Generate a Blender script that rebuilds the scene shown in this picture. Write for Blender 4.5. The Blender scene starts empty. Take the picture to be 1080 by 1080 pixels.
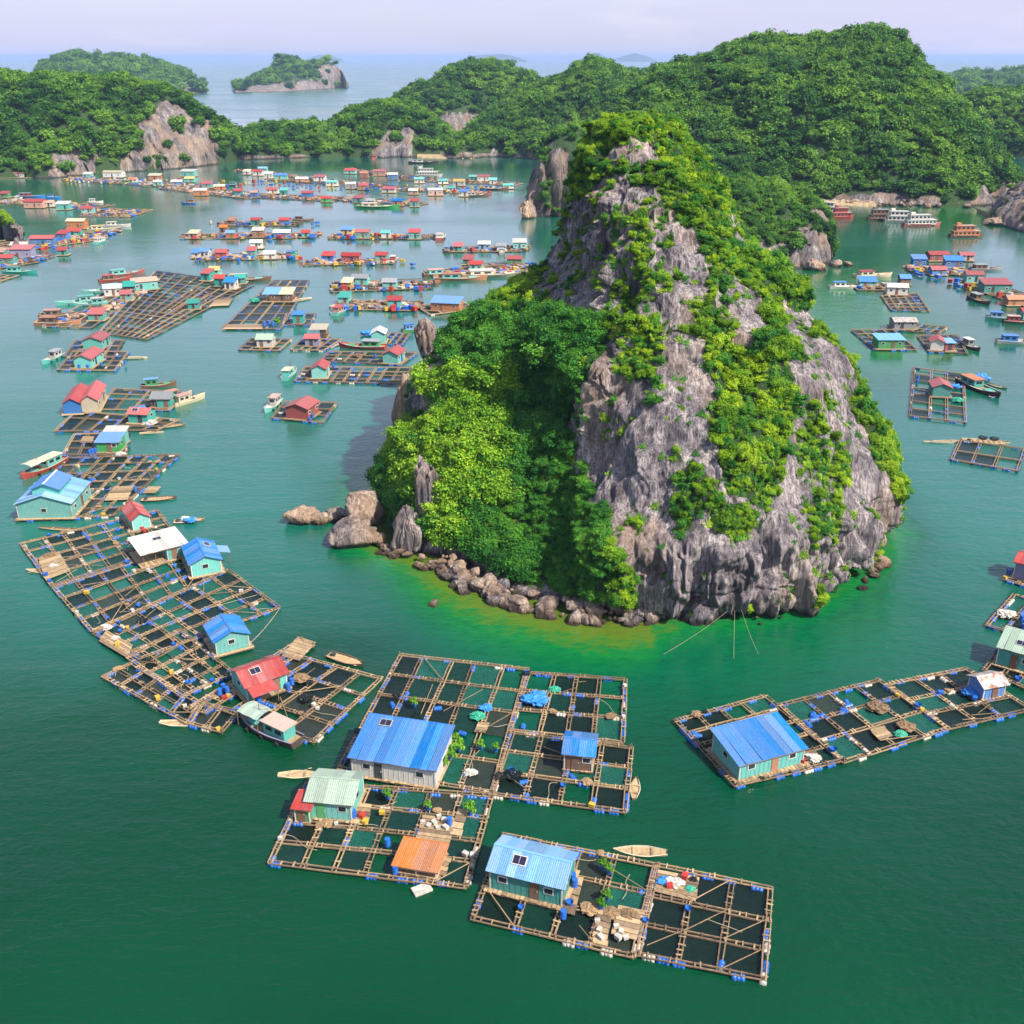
import bpy, bmesh, math, random
import numpy as np
from mathutils import Vector, Matrix

random.seed(7)
RNG = np.random.default_rng(11)
scene = bpy.context.scene
COL = scene.collection
R = math.radians

# ------------------------------------------------------------------ camera
CAM_H = 70.0
FPX = 1080.0                      # focal length in photo pixels (photo is 1080 x 1080)
HORIZON = 60.0
PITCH = math.atan((540.0 - HORIZON) / FPX)
cam_data = bpy.data.cameras.new('camera')
cam_data.sensor_fit = 'HORIZONTAL'
cam_data.sensor_width = 36.0
cam_data.lens = 36.0
cam_data.clip_start = 0.5
cam_data.clip_end = 120000.0
cam = bpy.data.objects.new('camera', cam_data)
COL.objects.link(cam)
cam.location = (0, 0, CAM_H)
cam.rotation_euler = (math.pi / 2 - PITCH, 0, 0)
scene.camera = cam

# ------------------------------------------------------------------ sky and sun
SUN_EL, SUN_AZ = R(47), R(-38)     # azimuth measured from +X, towards the camera side
sun_vec = Vector((math.cos(SUN_EL) * math.cos(SUN_AZ), math.cos(SUN_EL) * math.sin(SUN_AZ), math.sin(SUN_EL)))
world = bpy.data.worlds.new('World')
scene.world = world
world.use_nodes = True
wn, wl = world.node_tree.nodes, world.node_tree.links
wn.clear()
w_out = wn.new('ShaderNodeOutputWorld')
w_bg = wn.new('ShaderNodeBackground')
w_bg.inputs['Strength'].default_value = 0.135
w_sky = wn.new('ShaderNodeTexSky')
w_sky.sky_type = 'NISHITA'
w_sky.sun_disc = False
w_sky.sun_elevation = SUN_EL
w_sky.sun_rotation = math.pi / 2 - SUN_AZ
w_sky.altitude = 0
w_sky.air_density = 1.0
w_sky.dust_density = 1.6
w_sky.ozone_density = 3.0
# thin high cloud, from direction noise
w_tc = wn.new('ShaderNodeTexCoord')
w_map = wn.new('ShaderNodeMapping')
w_map.inputs['Scale'].default_value = (1.6, 1.6, 9.0)
w_noise = wn.new('ShaderNodeTexNoise')
w_noise.inputs['Scale'].default_value = 2.2
w_noise.inputs['Detail'].default_value = 8
w_noise.inputs['Roughness'].default_value = 0.6
w_ramp = wn.new('ShaderNodeValToRGB')
w_ramp.color_ramp.elements[0].position = 0.42
w_ramp.color_ramp.elements[0].color = (0.72, 0.72, 0.72, 1)
w_ramp.color_ramp.elements[1].position = 0.72
w_ramp.color_ramp.elements[1].color = (1, 1, 1, 1)
w_mix = wn.new('ShaderNodeMixRGB')
w_mix.inputs['Color2'].default_value = (3.2, 3.15, 4.3, 1)
wl.new(w_tc.outputs['Generated'], w_map.inputs['Vector'])
wl.new(w_map.outputs['Vector'], w_noise.inputs['Vector'])
wl.new(w_noise.outputs['Fac'], w_ramp.inputs['Fac'])
# haze whitens the sky towards the horizon, all the way round
w_sep = wn.new('ShaderNodeSeparateXYZ')
wl.new(w_tc.outputs['Generated'], w_sep.inputs[0])
w_el = wn.new('ShaderNodeValToRGB')
for e, (p_, c_) in zip([w_el.color_ramp.elements[0], w_el.color_ramp.elements.new(0.2), w_el.color_ramp.elements.new(0.4), w_el.color_ramp.elements[-1]], [(0.0, 1.0), (0.22, 0.95), (0.42, 0.45), (0.75, 0.06)]):
    e.position = p_; e.color = (c_, c_, c_, 1)
wl.new(w_sep.outputs['Z'], w_el.inputs['Fac'])
w_mul = wn.new('ShaderNodeMath'); w_mul.operation = 'MULTIPLY'
wl.new(w_ramp.outputs['Color'], w_mul.inputs[0])
wl.new(w_el.outputs['Color'], w_mul.inputs[1])
wl.new(w_mul.outputs[0], w_mix.inputs['Fac'])
wl.new(w_sky.outputs['Color'], w_mix.inputs['Color1'])
w_n2 = wn.new('ShaderNodeTexNoise'); w_n2.inputs['Scale'].default_value = 5.5; w_n2.inputs['Detail'].default_value = 7
w_map2 = wn.new('ShaderNodeMapping'); w_map2.inputs['Scale'].default_value = (1.0, 1.0, 4.5); w_map2.inputs['Location'].default_value = (0.3, 0.1, 0.0)
wl.new(w_tc.outputs['Generated'], w_map2.inputs['Vector']); wl.new(w_map2.outputs[0], w_n2.inputs['Vector'])
w_r2 = wn.new('ShaderNodeValToRGB')
w_r2.color_ramp.elements[0].position = 0.55; w_r2.color_ramp.elements[0].color = (0, 0, 0, 1)
w_r2.color_ramp.elements[1].position = 0.78; w_r2.color_ramp.elements[1].color = (0.6, 0.6, 0.6, 1)
wl.new(w_n2.outputs['Fac'], w_r2.inputs['Fac'])
w_cl = wn.new('ShaderNodeMixRGB'); w_cl.inputs['Color2'].default_value = (4.5, 4.3, 4.7, 1)
wl.new(w_r2.outputs['Color'], w_cl.inputs['Fac']); wl.new(w_mix.outputs['Color'], w_cl.inputs['Color1'])
wl.new(w_cl.outputs['Color'], w_bg.inputs['Color'])
wl.new(w_bg.outputs['Background'], w_out.inputs['Surface'])

sun_data = bpy.data.lights.new('sun', 'SUN')
sun_data.energy = 4.7
sun_data.angle = R(0.55)
sun_data.color = (1.0, 0.93, 0.82)
sun = bpy.data.objects.new('sun', sun_data)
COL.objects.link(sun)
sun.location = (200, -100, 220)
sun.rotation_euler = sun_vec.to_track_quat('Z', 'Y').to_euler()

scene.view_settings.view_transform = 'Standard'
scene.view_settings.look = 'None'
scene.view_settings.exposure = 0.78
scene.view_settings.gamma = 1.0
scene.view_settings.use_curve_mapping = False
scene.cycles.max_bounces = 6
scene.cycles.diffuse_bounces = 3
scene.cycles.glossy_bounces = 3
scene.cycles.transmission_bounces = 4
scene.cycles.volume_bounces = 0
scene.cycles.transparent_max_bounces = 6
scene.cycles.use_denoising = True

# ------------------------------------------------------------------ projection helpers
SP, CP = math.sin(PITCH), math.cos(PITCH)

def ray(x, y):
    u, v = (x - 540.0) / FPX, (y - 540.0) / FPX
    return u, CP - v * SP, -(SP + v * CP)

def P(x, y, z=0.0):
    """photo pixel -> world point on the level z"""
    dx, dy, dz = ray(x, y)
    t = (z - CAM_H) / dz
    return Vector((dx * t, dy * t, z))

def PY(x, y, Y):
    """photo pixel -> world point at ground distance Y"""
    dx, dy, dz = ray(x, y)
    t = Y / dy
    return Vector((dx * t, Y, CAM_H + dz * t))

def mpp(y):
    """metres per photo pixel on the water at row y"""
    return CAM_H / (SP + (y - 540.0) / FPX * CP) / FPX

def project(X, Y, Z):
    dz = Z - CAM_H
    depth = Y * CP - dz * SP
    return 540 + X / depth * FPX, 540 - (Y * SP + dz * CP) / depth * FPX, depth

# ------------------------------------------------------------------ noise
def _hash(ix, iy, iz, seed):
    h = (ix.astype(np.int64) * 374761393 + iy.astype(np.int64) * 668265263 + iz.astype(np.int64) * 2147483647 + seed * 1274126177) & 0xFFFFFFFF
    h = ((h ^ (h >> 13)) * 1274126177) & 0xFFFFFFFF
    h = ((h ^ (h >> 16)) * 2246822519) & 0xFFFFFFFF
    return ((h ^ (h >> 15)) & 0xFFFFFF).astype(np.float64) / float(0xFFFFFF)

def vnoise(x, y, z, seed=0):
    ix, iy, iz = np.floor(x), np.floor(y), np.floor(z)
    fx, fy, fz = x - ix, y - iy, z - iz
    fx, fy, fz = [f * f * f * (f * (f * 6 - 15) + 10) for f in (fx, fy, fz)]
    r = 0
    for a in (0, 1):
        for b in (0, 1):
            for c in (0, 1):
                w = (fx if a else 1 - fx) * (fy if b else 1 - fy) * (fz if c else 1 - fz)
                r = r + w * _hash(ix + a, iy + b, iz + c, seed)
    return r * 2 - 1

def fbm(x, y, z, octaves=4, seed=0, gain=0.5):
    s, a = 0, 1.0
    for o in range(octaves):
        s = s + a * vnoise(x, y, z, seed + o * 17)
        x, y, z = x * 2.03, y * 2.03, z * 2.03
        a *= gain
    return s

def ridged(x, y, z, octaves=3, seed=0):
    s, a = 0, 1.0
    for o in range(octaves):
        s = s + a * (1 - 2 * np.abs(vnoise(x, y, z, seed + o * 31)))
        x, y, z = x * 2.1, y * 2.1, z * 2.1
        a *= 0.5
    return s

def smooth(a, b, x):
    t = np.clip((x - a) / (b - a), 0, 1)
    return t * t * (3 - 2 * t)

def inpoly(x, y, poly):
    x, y = np.asarray(x), np.asarray(y)
    ins = np.zeros(x.shape, bool)
    n = len(poly)
    for i in range(n):
        x0, y0 = poly[i]
        x1, y1 = poly[(i + 1) % n]
        if y0 == y1:
            continue
        c = ((y0 > y) != (y1 > y)) & (x < (x1 - x0) * (y - y0) / (y1 - y0) + x0)
        ins ^= c
    return ins

# ------------------------------------------------------------------ node helpers
def new_mat(name):
    m = bpy.data.materials.new(name)
    m.use_nodes = True
    nt = m.node_tree
    nt.nodes.clear()
    out = nt.nodes.new('ShaderNodeOutputMaterial')
    b = nt.nodes.new('ShaderNodeBsdfPrincipled')
    nt.links.new(b.outputs[0], out.inputs['Surface'])
    return m, nt, b, out

def node(nt, kind, **kw):
    n = nt.nodes.new('ShaderNode' + kind)
    for k, v in kw.items():
        if k in n.inputs:
            n.inputs[k].default_value = v
        else:
            setattr(n, k, v)
    return n

def ramp(nt, fac, stops):
    n = nt.nodes.new('ShaderNodeValToRGB')
    els = n.color_ramp.elements
    while len(els) < len(stops):
        els.new(0.5)
    for e, (p, c) in zip(els, stops):
        e.position = p
        e.color = tuple(c) + (1,) if len(c) == 3 else c
    nt.links.new(fac, n.inputs['Fac'])
    return n.outputs['Color']

def mix(nt, a, b, fac, mode='MIX'):
    n = nt.nodes.new('ShaderNodeMixRGB')
    n.blend_type = mode
    for sock, v in (('Color1', a), ('Color2', b), ('Fac', fac)):
        if isinstance(v, (int, float)):
            n.inputs[sock].default_value = v
        elif isinstance(v, tuple):
            n.inputs[sock].default_value = v + (1,) if len(v) == 3 else v
        else:
            nt.links.new(v, n.inputs[sock])
    return n.outputs['Color']

def math_n(nt, op, a, b=0.0, c=None):
    n = nt.nodes.new('ShaderNodeMath')
    n.operation = op
    for i, v in enumerate((a, b, c)):
        if v is None:
            continue
        if isinstance(v, (int, float)):
            n.inputs[i].default_value = v
        else:
            nt.links.new(v, n.inputs[i])
    return n.outputs[0]

def tex(nt, kind, scale, coord='Object', stretch=None, **kw):
    if coord == 'World':
        src = node(nt, 'NewGeometry').outputs['Position']
    else:
        src = node(nt, 'TexCoord').outputs[coord]
    if stretch:
        mp = node(nt, 'Mapping')
        mp.inputs['Scale'].default_value = stretch
        nt.links.new(src, mp.inputs['Vector'])
        src = mp.outputs[0]
    n = node(nt, 'Tex' + kind, **kw)
    n.inputs['Scale'].default_value = scale
    nt.links.new(src, n.inputs['Vector'])
    return n

def bump(nt, bsdf, height, strength, dist, prev=None):
    n = node(nt, 'Bump')
    n.inputs['Strength'].default_value = strength
    n.inputs['Distance'].default_value = dist
    nt.links.new(height, n.inputs['Height'])
    if prev is not None:
        nt.links.new(prev, n.inputs['Normal'])
    nt.links.new(n.outputs[0], bsdf.inputs['Normal'])
    return n.outputs[0]

# ------------------------------------------------------------------ object helpers
def tag(o, label=None, cat=None, group=None, kind=None):
    if label: o['label'] = label
    if cat: o['category'] = cat
    if group: o['group'] = group
    if kind: o['kind'] = kind
    return o

def link(name, data, parent=None, loc=None, rot=None, scale=None):
    o = bpy.data.objects.new(name, data)
    COL.objects.link(o)
    if parent is not None: o.parent = parent
    if loc is not None: o.location = loc
    if rot is not None: o.rotation_euler = rot
    if scale is not None: o.scale = scale
    return o

def np_mesh(name, verts, faces, mats, smooth_shade=False, attrs=None):
    """verts (n,3), faces (m,k) with constant k"""
    verts = np.asarray(verts, dtype=np.float32)
    faces = np.asarray(faces, dtype=np.int32)
    me = bpy.data.meshes.new(name)
    me.vertices.add(len(verts))
    me.vertices.foreach_set('co', verts.ravel())
    k = faces.shape[1]
    me.loops.add(faces.size)
    me.loops.foreach_set('vertex_index', faces.ravel())
    me.polygons.add(len(faces))
    me.polygons.foreach_set('loop_start', np.arange(0, faces.size, k, dtype=np.int32))
    me.polygons.foreach_set('loop_total', np.full(len(faces), k, dtype=np.int32))
    if smooth_shade:
        me.polygons.foreach_set('use_smooth', np.ones(len(faces), bool))
    for an, av in (attrs or {}).items():
        a = me.attributes.new(an, 'FLOAT', 'POINT')
        a.data.foreach_set('value', np.asarray(av, dtype=np.float32))
    me.update(calc_edges=True)
    me.validate()
    for m in (mats if isinstance(mats, (list, tuple)) else [mats]):
        me.materials.append(m)
    return me

def grid_faces(nr, nc, wrap=False):
    r, c = np.meshgrid(np.arange(nr - 1), np.arange(nc if wrap else nc - 1), indexing='ij')
    c2 = (c + 1) % nc
    a, b = r * nc + c, r * nc + c2
    d, e = (r + 1) * nc + c2, (r + 1) * nc + c
    return np.stack([a, b, d, e], -1).reshape(-1, 4)

# ------------------------------------------------------------------ terrain materials
def attr_out(nt, name):
    n = nt.nodes.new('ShaderNodeAttribute')
    n.attribute_name = name
    return n.outputs['Fac']

def rock_material(name, vegetated=True, warm=0.0, sc=1.0, val=1.0):
    m, nt, b, out = new_mat(name)
    n1 = tex(nt, 'Noise', 0.35 * sc, 'World', (1, 1, 0.22), Detail=8, Roughness=0.65)
    n2 = tex(nt, 'Noise', 1.6 * sc, 'World', (1, 1, 0.12), Detail=6, Roughness=0.7)
    n3 = tex(nt, 'Noise', 0.09, 'World', (1, 1, 0.6), Detail=4)
    c = ramp(nt, n1.outputs['Fac'], [(0.26, (0.055, 0.05, 0.065)), (0.42, (0.21, 0.19, 0.21)), (0.55, (0.42, 0.38, 0.385)), (0.70, (0.70, 0.65, 0.61))])
    n5 = tex(nt, 'Noise', 3.6 * sc, 'World', (1, 1, 0.09), Detail=5, Roughness=0.75)
    c = mix(nt, c, ramp(nt, n5.outputs['Fac'], [(0.38, (0.15, 0.145, 0.17)), (0.51, (1, 1, 1)), (0.68, (1.5, 1.45, 1.4))]), 0.8, 'MULTIPLY')
    streak = ramp(nt, n2.outputs['Fac'], [(0.38, (0.16, 0.15, 0.18)), (0.56, (1, 1, 1))])
    c = mix(nt, c, streak, 0.75, 'MULTIPLY')
    och = ramp(nt, n3.outputs['Fac'], [(0.50 - warm, (0, 0, 0)), (0.68 - warm, (1, 1, 1))])
    c = mix(nt, c, (0.50, 0.33, 0.18), math_n(nt, 'MULTIPLY', och, 0.42))
    if val != 1.0: c = mix(nt, c, val if isinstance(val, tuple) else (val, val * .96, val * .92), 1.0, 'MULTIPLY')
    # dark tide line just above the water
    sep = node(nt, 'SeparateXYZ')
    nt.links.new(node(nt, 'NewGeometry').outputs['Position'], sep.inputs[0])
    tide = math_n(nt, 'ADD', sep.outputs['Z'], math_n(nt, 'MULTIPLY', n1.outputs['Fac'], 1.6))
    tcol = ramp(nt, math_n(nt, 'MULTIPLY', tide, 0.25), [(0.28, (0.16, 0.13, 0.09)), (0.52, (1, 1, 1))])
    c = mix(nt, c, tcol, 1.0, 'MULTIPLY')
    if vegetated:
        v = attr_out(nt, 'veg')
        vn = tex(nt, 'Noise', 1.5, 'World', Detail=5)
        gcol = ramp(nt, vn.outputs['Fac'], [(0.3, (0.012, 0.035, 0.008)), (0.7, (0.04, 0.085, 0.014))])
        vv = ramp(nt, math_n(nt, 'ADD', v, math_n(nt, 'MULTIPLY', math_n(nt, 'SUBTRACT', n2.outputs['Fac'], 0.5), 0.9)), [(0.45, (0, 0, 0)), (0.62, (1, 1, 1))])
        c = mix(nt, c, gcol, vv)
    nt.links.new(c, b.inputs['Base Color'])
    b.inputs['Roughness'].default_value = 0.9
    vor = tex(nt, 'Voronoi', 0.9, 'World', (1, 1, 0.3), feature='DISTANCE_TO_EDGE')
    h = math_n(nt, 'ADD', n2.outputs['Fac'], math_n(nt, 'MULTIPLY', vor.outputs['Distance'], 0.6))
    n4 = tex(nt, 'Noise', 4.5, 'World', (1, 1, 0.16), Detail=6, Roughness=0.75)
    h = math_n(nt, 'ADD', h, math_n(nt, 'MULTIPLY', n4.outputs['Fac'], 0.45))
    bump(nt, b, h, 1.0, 0.9)
    return m

ROCK = rock_material('limestone', val=(1.02, 0.97, 0.94))
ROCK_WARM = rock_material('weathered_limestone', False, 0.12, 1.0, (1.12, 1.0, 0.86))
ROCK_HILL = rock_material('hill_limestone', True, 0.07, 0.45, 0.62)

def leaf_material(name, dark, mid, light, trans=0.28, big_sc=0.11, big_amp=0.9):
    m, nt, b, out = new_mat(name)
    oi = node(nt, 'ObjectInfo')
    t = attr_out(nt, 'tint')
    big = tex(nt, 'Noise', big_sc, 'World', Detail=3)
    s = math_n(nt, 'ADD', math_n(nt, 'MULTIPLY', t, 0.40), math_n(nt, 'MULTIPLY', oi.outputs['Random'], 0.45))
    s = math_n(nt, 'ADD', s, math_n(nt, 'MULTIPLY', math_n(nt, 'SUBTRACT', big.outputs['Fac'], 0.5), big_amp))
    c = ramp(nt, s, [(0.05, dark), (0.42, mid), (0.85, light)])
    nt.links.new(c, b.inputs['Base Color'])
    b.inputs['Roughness'].default_value = 0.55
    b.inputs['Specular IOR Level'].default_value = 0.25
    tr = node(nt, 'BsdfTranslucent')
    nt.links.new(mix(nt, c, (1.0, 1.0, 0.25), 0.35, 'MULTIPLY'), tr.inputs['Color'])
    ms = node(nt, 'MixShader')
    ms.inputs[0].default_value = trans
    nt.links.new(b.outputs[0], ms.inputs[1])
    nt.links.new(tr.outputs[0], ms.inputs[2])
    nt.links.new(ms.outputs[0], out.inputs['Surface'])
    return m

LEAF_LIME = leaf_material('lime_leaves', (0.035, 0.115, 0.004), (0.15, 0.31, 0.007), (0.40, 0.54, 0.018))
LEAF_GREEN = leaf_material('green_leaves', (0.012, 0.075, 0.010), (0.035, 0.185, 0.016), (0.13, 0.33, 0.025))
LEAF_YOUNG = leaf_material('yellow_green_leaves', (0.04, 0.14, 0.008), (0.14, 0.32, 0.012), (0.36, 0.54, 0.03))
LEAF_HILL = leaf_material('hill_leaves', (0.008, 0.045, 0.008), (0.042, 0.150, 0.012), (0.18, 0.34, 0.022), big_sc=0.03, big_amp=1.3)
BARK, _nt, _b, _o = new_mat('bark')
_t = tex(_nt, 'Noise', 6, 'Object', (1, 1, 0.3), Detail=5)
_nt.links.new(ramp(_nt, _t.outputs['Fac'], [(0.3, (0.07, 0.05, 0.035)), (0.7, (0.22, 0.18, 0.13))]), _b.inputs['Base Color'])
_b.inputs['Roughness'].default_value = 0.9

# ------------------------------------------------------------------ foliage prototypes
def crown_mesh(name, mat, n_leaf, leaf, seed, n_blob=8, flat=0.75, core=True):
    rng = np.random.default_rng(seed)
    blobs = [(np.array([0, 0, 0.15]), 0.62)]
    for i in range(n_blob):
        a = rng.uniform(0, 2 * math.pi)
        rr = rng.uniform(0.30, 0.85)
        blobs.append((np.array([rr * math.cos(a), rr * math.sin(a), rng.uniform(-0.25, 0.55) * flat]), rng.uniform(0.14, 0.42)))
    wts = np.array([b[1] ** 2 for b in blobs]); wts /= wts.sum()
    pick = rng.choice(len(blobs), n_leaf, p=wts)
    cen = np.array([b[0] for b in blobs])[pick]
    rad = np.array([b[1] for b in blobs])[pick]
    d = rng.normal(size=(n_leaf, 3)); d /= np.linalg.norm(d, axis=1)[:, None]
    d[:, 2] = np.where(d[:, 2] < -0.35, -d[:, 2], d[:, 2])
    pos = cen + d * (rad * rng.uniform(0.62, 1.42, n_leaf))[:, None] * np.array([1, 1, flat])
    nrm = d * 0.9 + rng.normal(size=(n_leaf, 3)) * 0.55 + np.array([0, 0, 0.35])
    nrm /= np.linalg.norm(nrm, axis=1)[:, None]
    t1 = np.cross(nrm, rng.normal(size=(n_leaf, 3))); t1 /= np.linalg.norm(t1, axis=1)[:, None]
    t2 = np.cross(nrm, t1)
    L = leaf * rng.uniform(0.7, 1.45, n_leaf)[:, None]
    W = L * rng.uniform(0.45, 0.8, n_leaf)[:, None]
    v = np.stack([pos - t1 * L, pos + t2 * W + nrm * L * 0.18, pos + t1 * L, pos - t2 * W + nrm * L * 0.18], 1).reshape(-1, 3)
    f = np.arange(n_leaf * 4).reshape(-1, 4)
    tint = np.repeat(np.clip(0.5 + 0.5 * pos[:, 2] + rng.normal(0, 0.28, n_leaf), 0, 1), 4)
    if core:
        bm = bmesh.new()
        for c, r in blobs:
            bmesh.ops.create_icosphere(bm, subdivisions=1, radius=r * 0.72, matrix=Matrix.Translation(c) @ Matrix.Diagonal((1, 1, flat, 1)))
        cv = np.array([q.co[:] for q in bm.verts]); cv += rng.normal(0, 0.03, cv.shape)
        cf = np.array([[q.index for q in fc.verts] + [fc.verts[2].index] for fc in bm.faces])
        bm.free()
        # triangles: build as separate tri list joined through bmesh-free path
        cq = np.array([[a, b_, c_, c_] for a, b_, c_, _ in cf])
        v2 = np.concatenate([v, cv])
        me = bpy.data.meshes.new(name)
        me.from_pydata([tuple(q) for q in v2], [], [tuple(q) for q in f] + [tuple(int(w) + len(v) for w in q[:3]) for q in cq])
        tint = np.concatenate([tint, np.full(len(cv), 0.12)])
        a = me.attributes.new('tint', 'FLOAT', 'POINT'); a.data.foreach_set('value', tint.astype(np.float32))
        me.materials.append(mat)
        return me
    return np_mesh(name, v, f, mat, False, {'tint': tint})

def trunk_mesh(name, seed):
    rng = random.Random(seed)
    bm = bmesh.new()
    def limb(p0, p1, r0, r1, n=6):
        p0, p1 = Vector(p0), Vector(p1)
        q = (p1 - p0).to_track_quat('Z', 'Y')
        rings = []
        for t, r in ((0, r0), (0.5, (r0 + r1) / 2), (1, r1)):
            c = p0.lerp(p1, t) + (Vector((rng.uniform(-.03, .03), rng.uniform(-.03, .03), 0)) if t == 0.5 else Vector())
            rings.append([bm.verts.new(c + q @ Vector((math.cos(a) * r, math.sin(a) * r, 0))) for a in [i * 2 * math.pi / n for i in range(n)]])
        for a, b in zip(rings, rings[1:]):
            for i in range(n):
                bm.faces.new((a[i], a[(i + 1) % n], b[(i + 1) % n], b[i]))
    limb((0, 0, -1.6), (0.03, 0, -0.3), 0.10, 0.07)
    for i in range(5):
        a = i * 1.26 + rng.uniform(-.3, .3)
        limb((0.03, 0, -0.45 + 0.08 * i), (0.55 * math.cos(a), 0.55 * math.sin(a), rng.uniform(0.0, 0.4)), 0.05, 0.015, 5)
    me = bpy.data.meshes.new(name)
    bm.to_mesh(me); bm.free()
    me.materials.append(BARK)
    return me

CROWNS = {}
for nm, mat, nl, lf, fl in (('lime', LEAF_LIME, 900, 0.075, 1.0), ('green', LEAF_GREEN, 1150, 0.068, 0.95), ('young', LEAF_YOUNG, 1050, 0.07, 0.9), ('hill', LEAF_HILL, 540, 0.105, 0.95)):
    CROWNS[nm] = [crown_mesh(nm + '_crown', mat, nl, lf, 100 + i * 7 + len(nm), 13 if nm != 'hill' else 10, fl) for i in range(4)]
def creeper_mesh(name, mat, n_leaf, leaf, seed):
    rng = np.random.default_rng(seed)
    r = np.sqrt(rng.random(n_leaf)); a = rng.uniform(0, 6.283, n_leaf)
    r *= 0.7 + 0.3 * np.sin(a * 3 + seed)
    pos = np.stack([r * np.cos(a), r * np.sin(a), rng.uniform(0, .22, n_leaf)], 1)
    nrm = rng.normal(size=(n_leaf, 3)) * .5 + np.array([0, 0, .9]); nrm /= np.linalg.norm(nrm, axis=1)[:, None]
    t1 = np.cross(nrm, rng.normal(size=(n_leaf, 3))); t1 /= np.linalg.norm(t1, axis=1)[:, None]
    t2 = np.cross(nrm, t1); L = leaf * rng.uniform(.6, 1.5, n_leaf)[:, None]
    v = np.stack([pos - t1 * L, pos + t2 * L * .6, pos + t1 * L, pos - t2 * L * .6], 1).reshape(-1, 3)
    return np_mesh(name, v, np.arange(n_leaf * 4).reshape(-1, 4), mat, False, {'tint': np.repeat(rng.random(n_leaf), 4)})
CROWNS['creeper'] = [creeper_mesh('creeper', LEAF_LIME if i % 2 else LEAF_GREEN, 110, .14, 300 + i) for i in range(4)]
TRUNKS = [trunk_mesh('trunk', s) for s in (1, 2, 3)]

def proto_collection(nm):
    c = bpy.data.collections.new(nm + '_crowns')
    for me in CROWNS[nm]:
        c.objects.link(bpy.data.objects.new(nm + '_crown_source', me))
    return c
PROTO = {k: proto_collection(k) for k in CROWNS}

def scatter(name, pts, scales, which, label, cat, rot=None):
    """one 'stuff' object whose points carry crown instances"""
    pts = np.asarray(pts, dtype=np.float32)
    me = bpy.data.meshes.new(name)
    me.vertices.add(len(pts))
    me.vertices.foreach_set('co', pts.ravel())
    sc = np.asarray(scales, dtype=np.float32)[:, None] * np.stack([RNG.uniform(.7, 1.35, len(pts)), RNG.uniform(.7, 1.35, len(pts)), RNG.uniform(.6, 1.25, len(pts))], 1)
    a = me.attributes.new('size', 'FLOAT_VECTOR', 'POINT'); a.data.foreach_set('vector', sc.astype(np.float32).ravel())
    if rot is None:
        rot = np.zeros((len(pts), 3), np.float32)
        rot[:, 2] = RNG.uniform(0, 6.28, len(pts)); rot[:, 0] = RNG.normal(0, 0.18, len(pts)); rot[:, 1] = RNG.normal(0, 0.18, len(pts))
    rot = np.asarray(rot, dtype=np.float32)
    a = me.attributes.new('turn', 'FLOAT_VECTOR', 'POINT'); a.data.foreach_set('vector', rot.ravel())
    o = link(name, me)
    ng = bpy.data.node_groups.new(name + '_scatter', 'GeometryNodeTree')
    ng.interface.new_socket('Geometry', in_out='INPUT', socket_type='NodeSocketGeometry')
    ng.interface.new_socket('Geometry', in_out='OUTPUT', socket_type='NodeSocketGeometry')
    N = ng.nodes
    gi, go = N.new('NodeGroupInput'), N.new('NodeGroupOutput')
    iop = N.new('GeometryNodeInstanceOnPoints')
    ci = N.new('GeometryNodeCollectionInfo')
    ci.inputs['Collection'].default_value = PROTO[which]
    ci.inputs['Separate Children'].default_value = True
    ci.inputs['Reset Children'].default_value = True
    iop.inputs['Pick Instance'].default_value = True
    s = N.new('GeometryNodeInputNamedAttribute'); s.data_type = 'FLOAT_VECTOR'; s.inputs['Name'].default_value = 'size'
    t = N.new('GeometryNodeInputNamedAttribute'); t.data_type = 'FLOAT_VECTOR'; t.inputs['Name'].default_value = 'turn'
    e2r = N.new('FunctionNodeEulerToRotation')
    L = ng.links
    L.new(gi.outputs[0], iop.inputs['Points'])
    L.new(ci.outputs[0], iop.inputs['Instance'])
    L.new(s.outputs['Attribute'], iop.inputs['Scale'])
    L.new(t.outputs['Attribute'], e2r.inputs[0])
    L.new(e2r.outputs[0], iop.inputs['Rotation'])
    L.new(iop.outputs[0], go.inputs[0])
    mod = o.modifiers.new('scatter', 'NODES')
    mod.node_group = ng
    tag(o, label, cat, kind='stuff')
    return o

def mesh_samples(V, F, n, rng):
    """area weighted samples on quad mesh: points, normals, face index, corner weights"""
    a, b, c, d = (V[F[:, i]] for i in range(4))
    nr = np.cross(c - a, d - b)
    ar = np.linalg.norm(nr, axis=1)
    idx = rng.choice(len(F), n, p=ar / ar.sum())
    u, w = rng.random(n)[:, None], rng.random(n)[:, None]
    p = (a[idx] * (1 - u) + b[idx] * u) * (1 - w) + (d[idx] * (1 - u) + c[idx] * u) * w
    return p, nr[idx] / np.maximum(ar[idx], 1e-9)[:, None], idx, ar.sum() / 2

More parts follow.
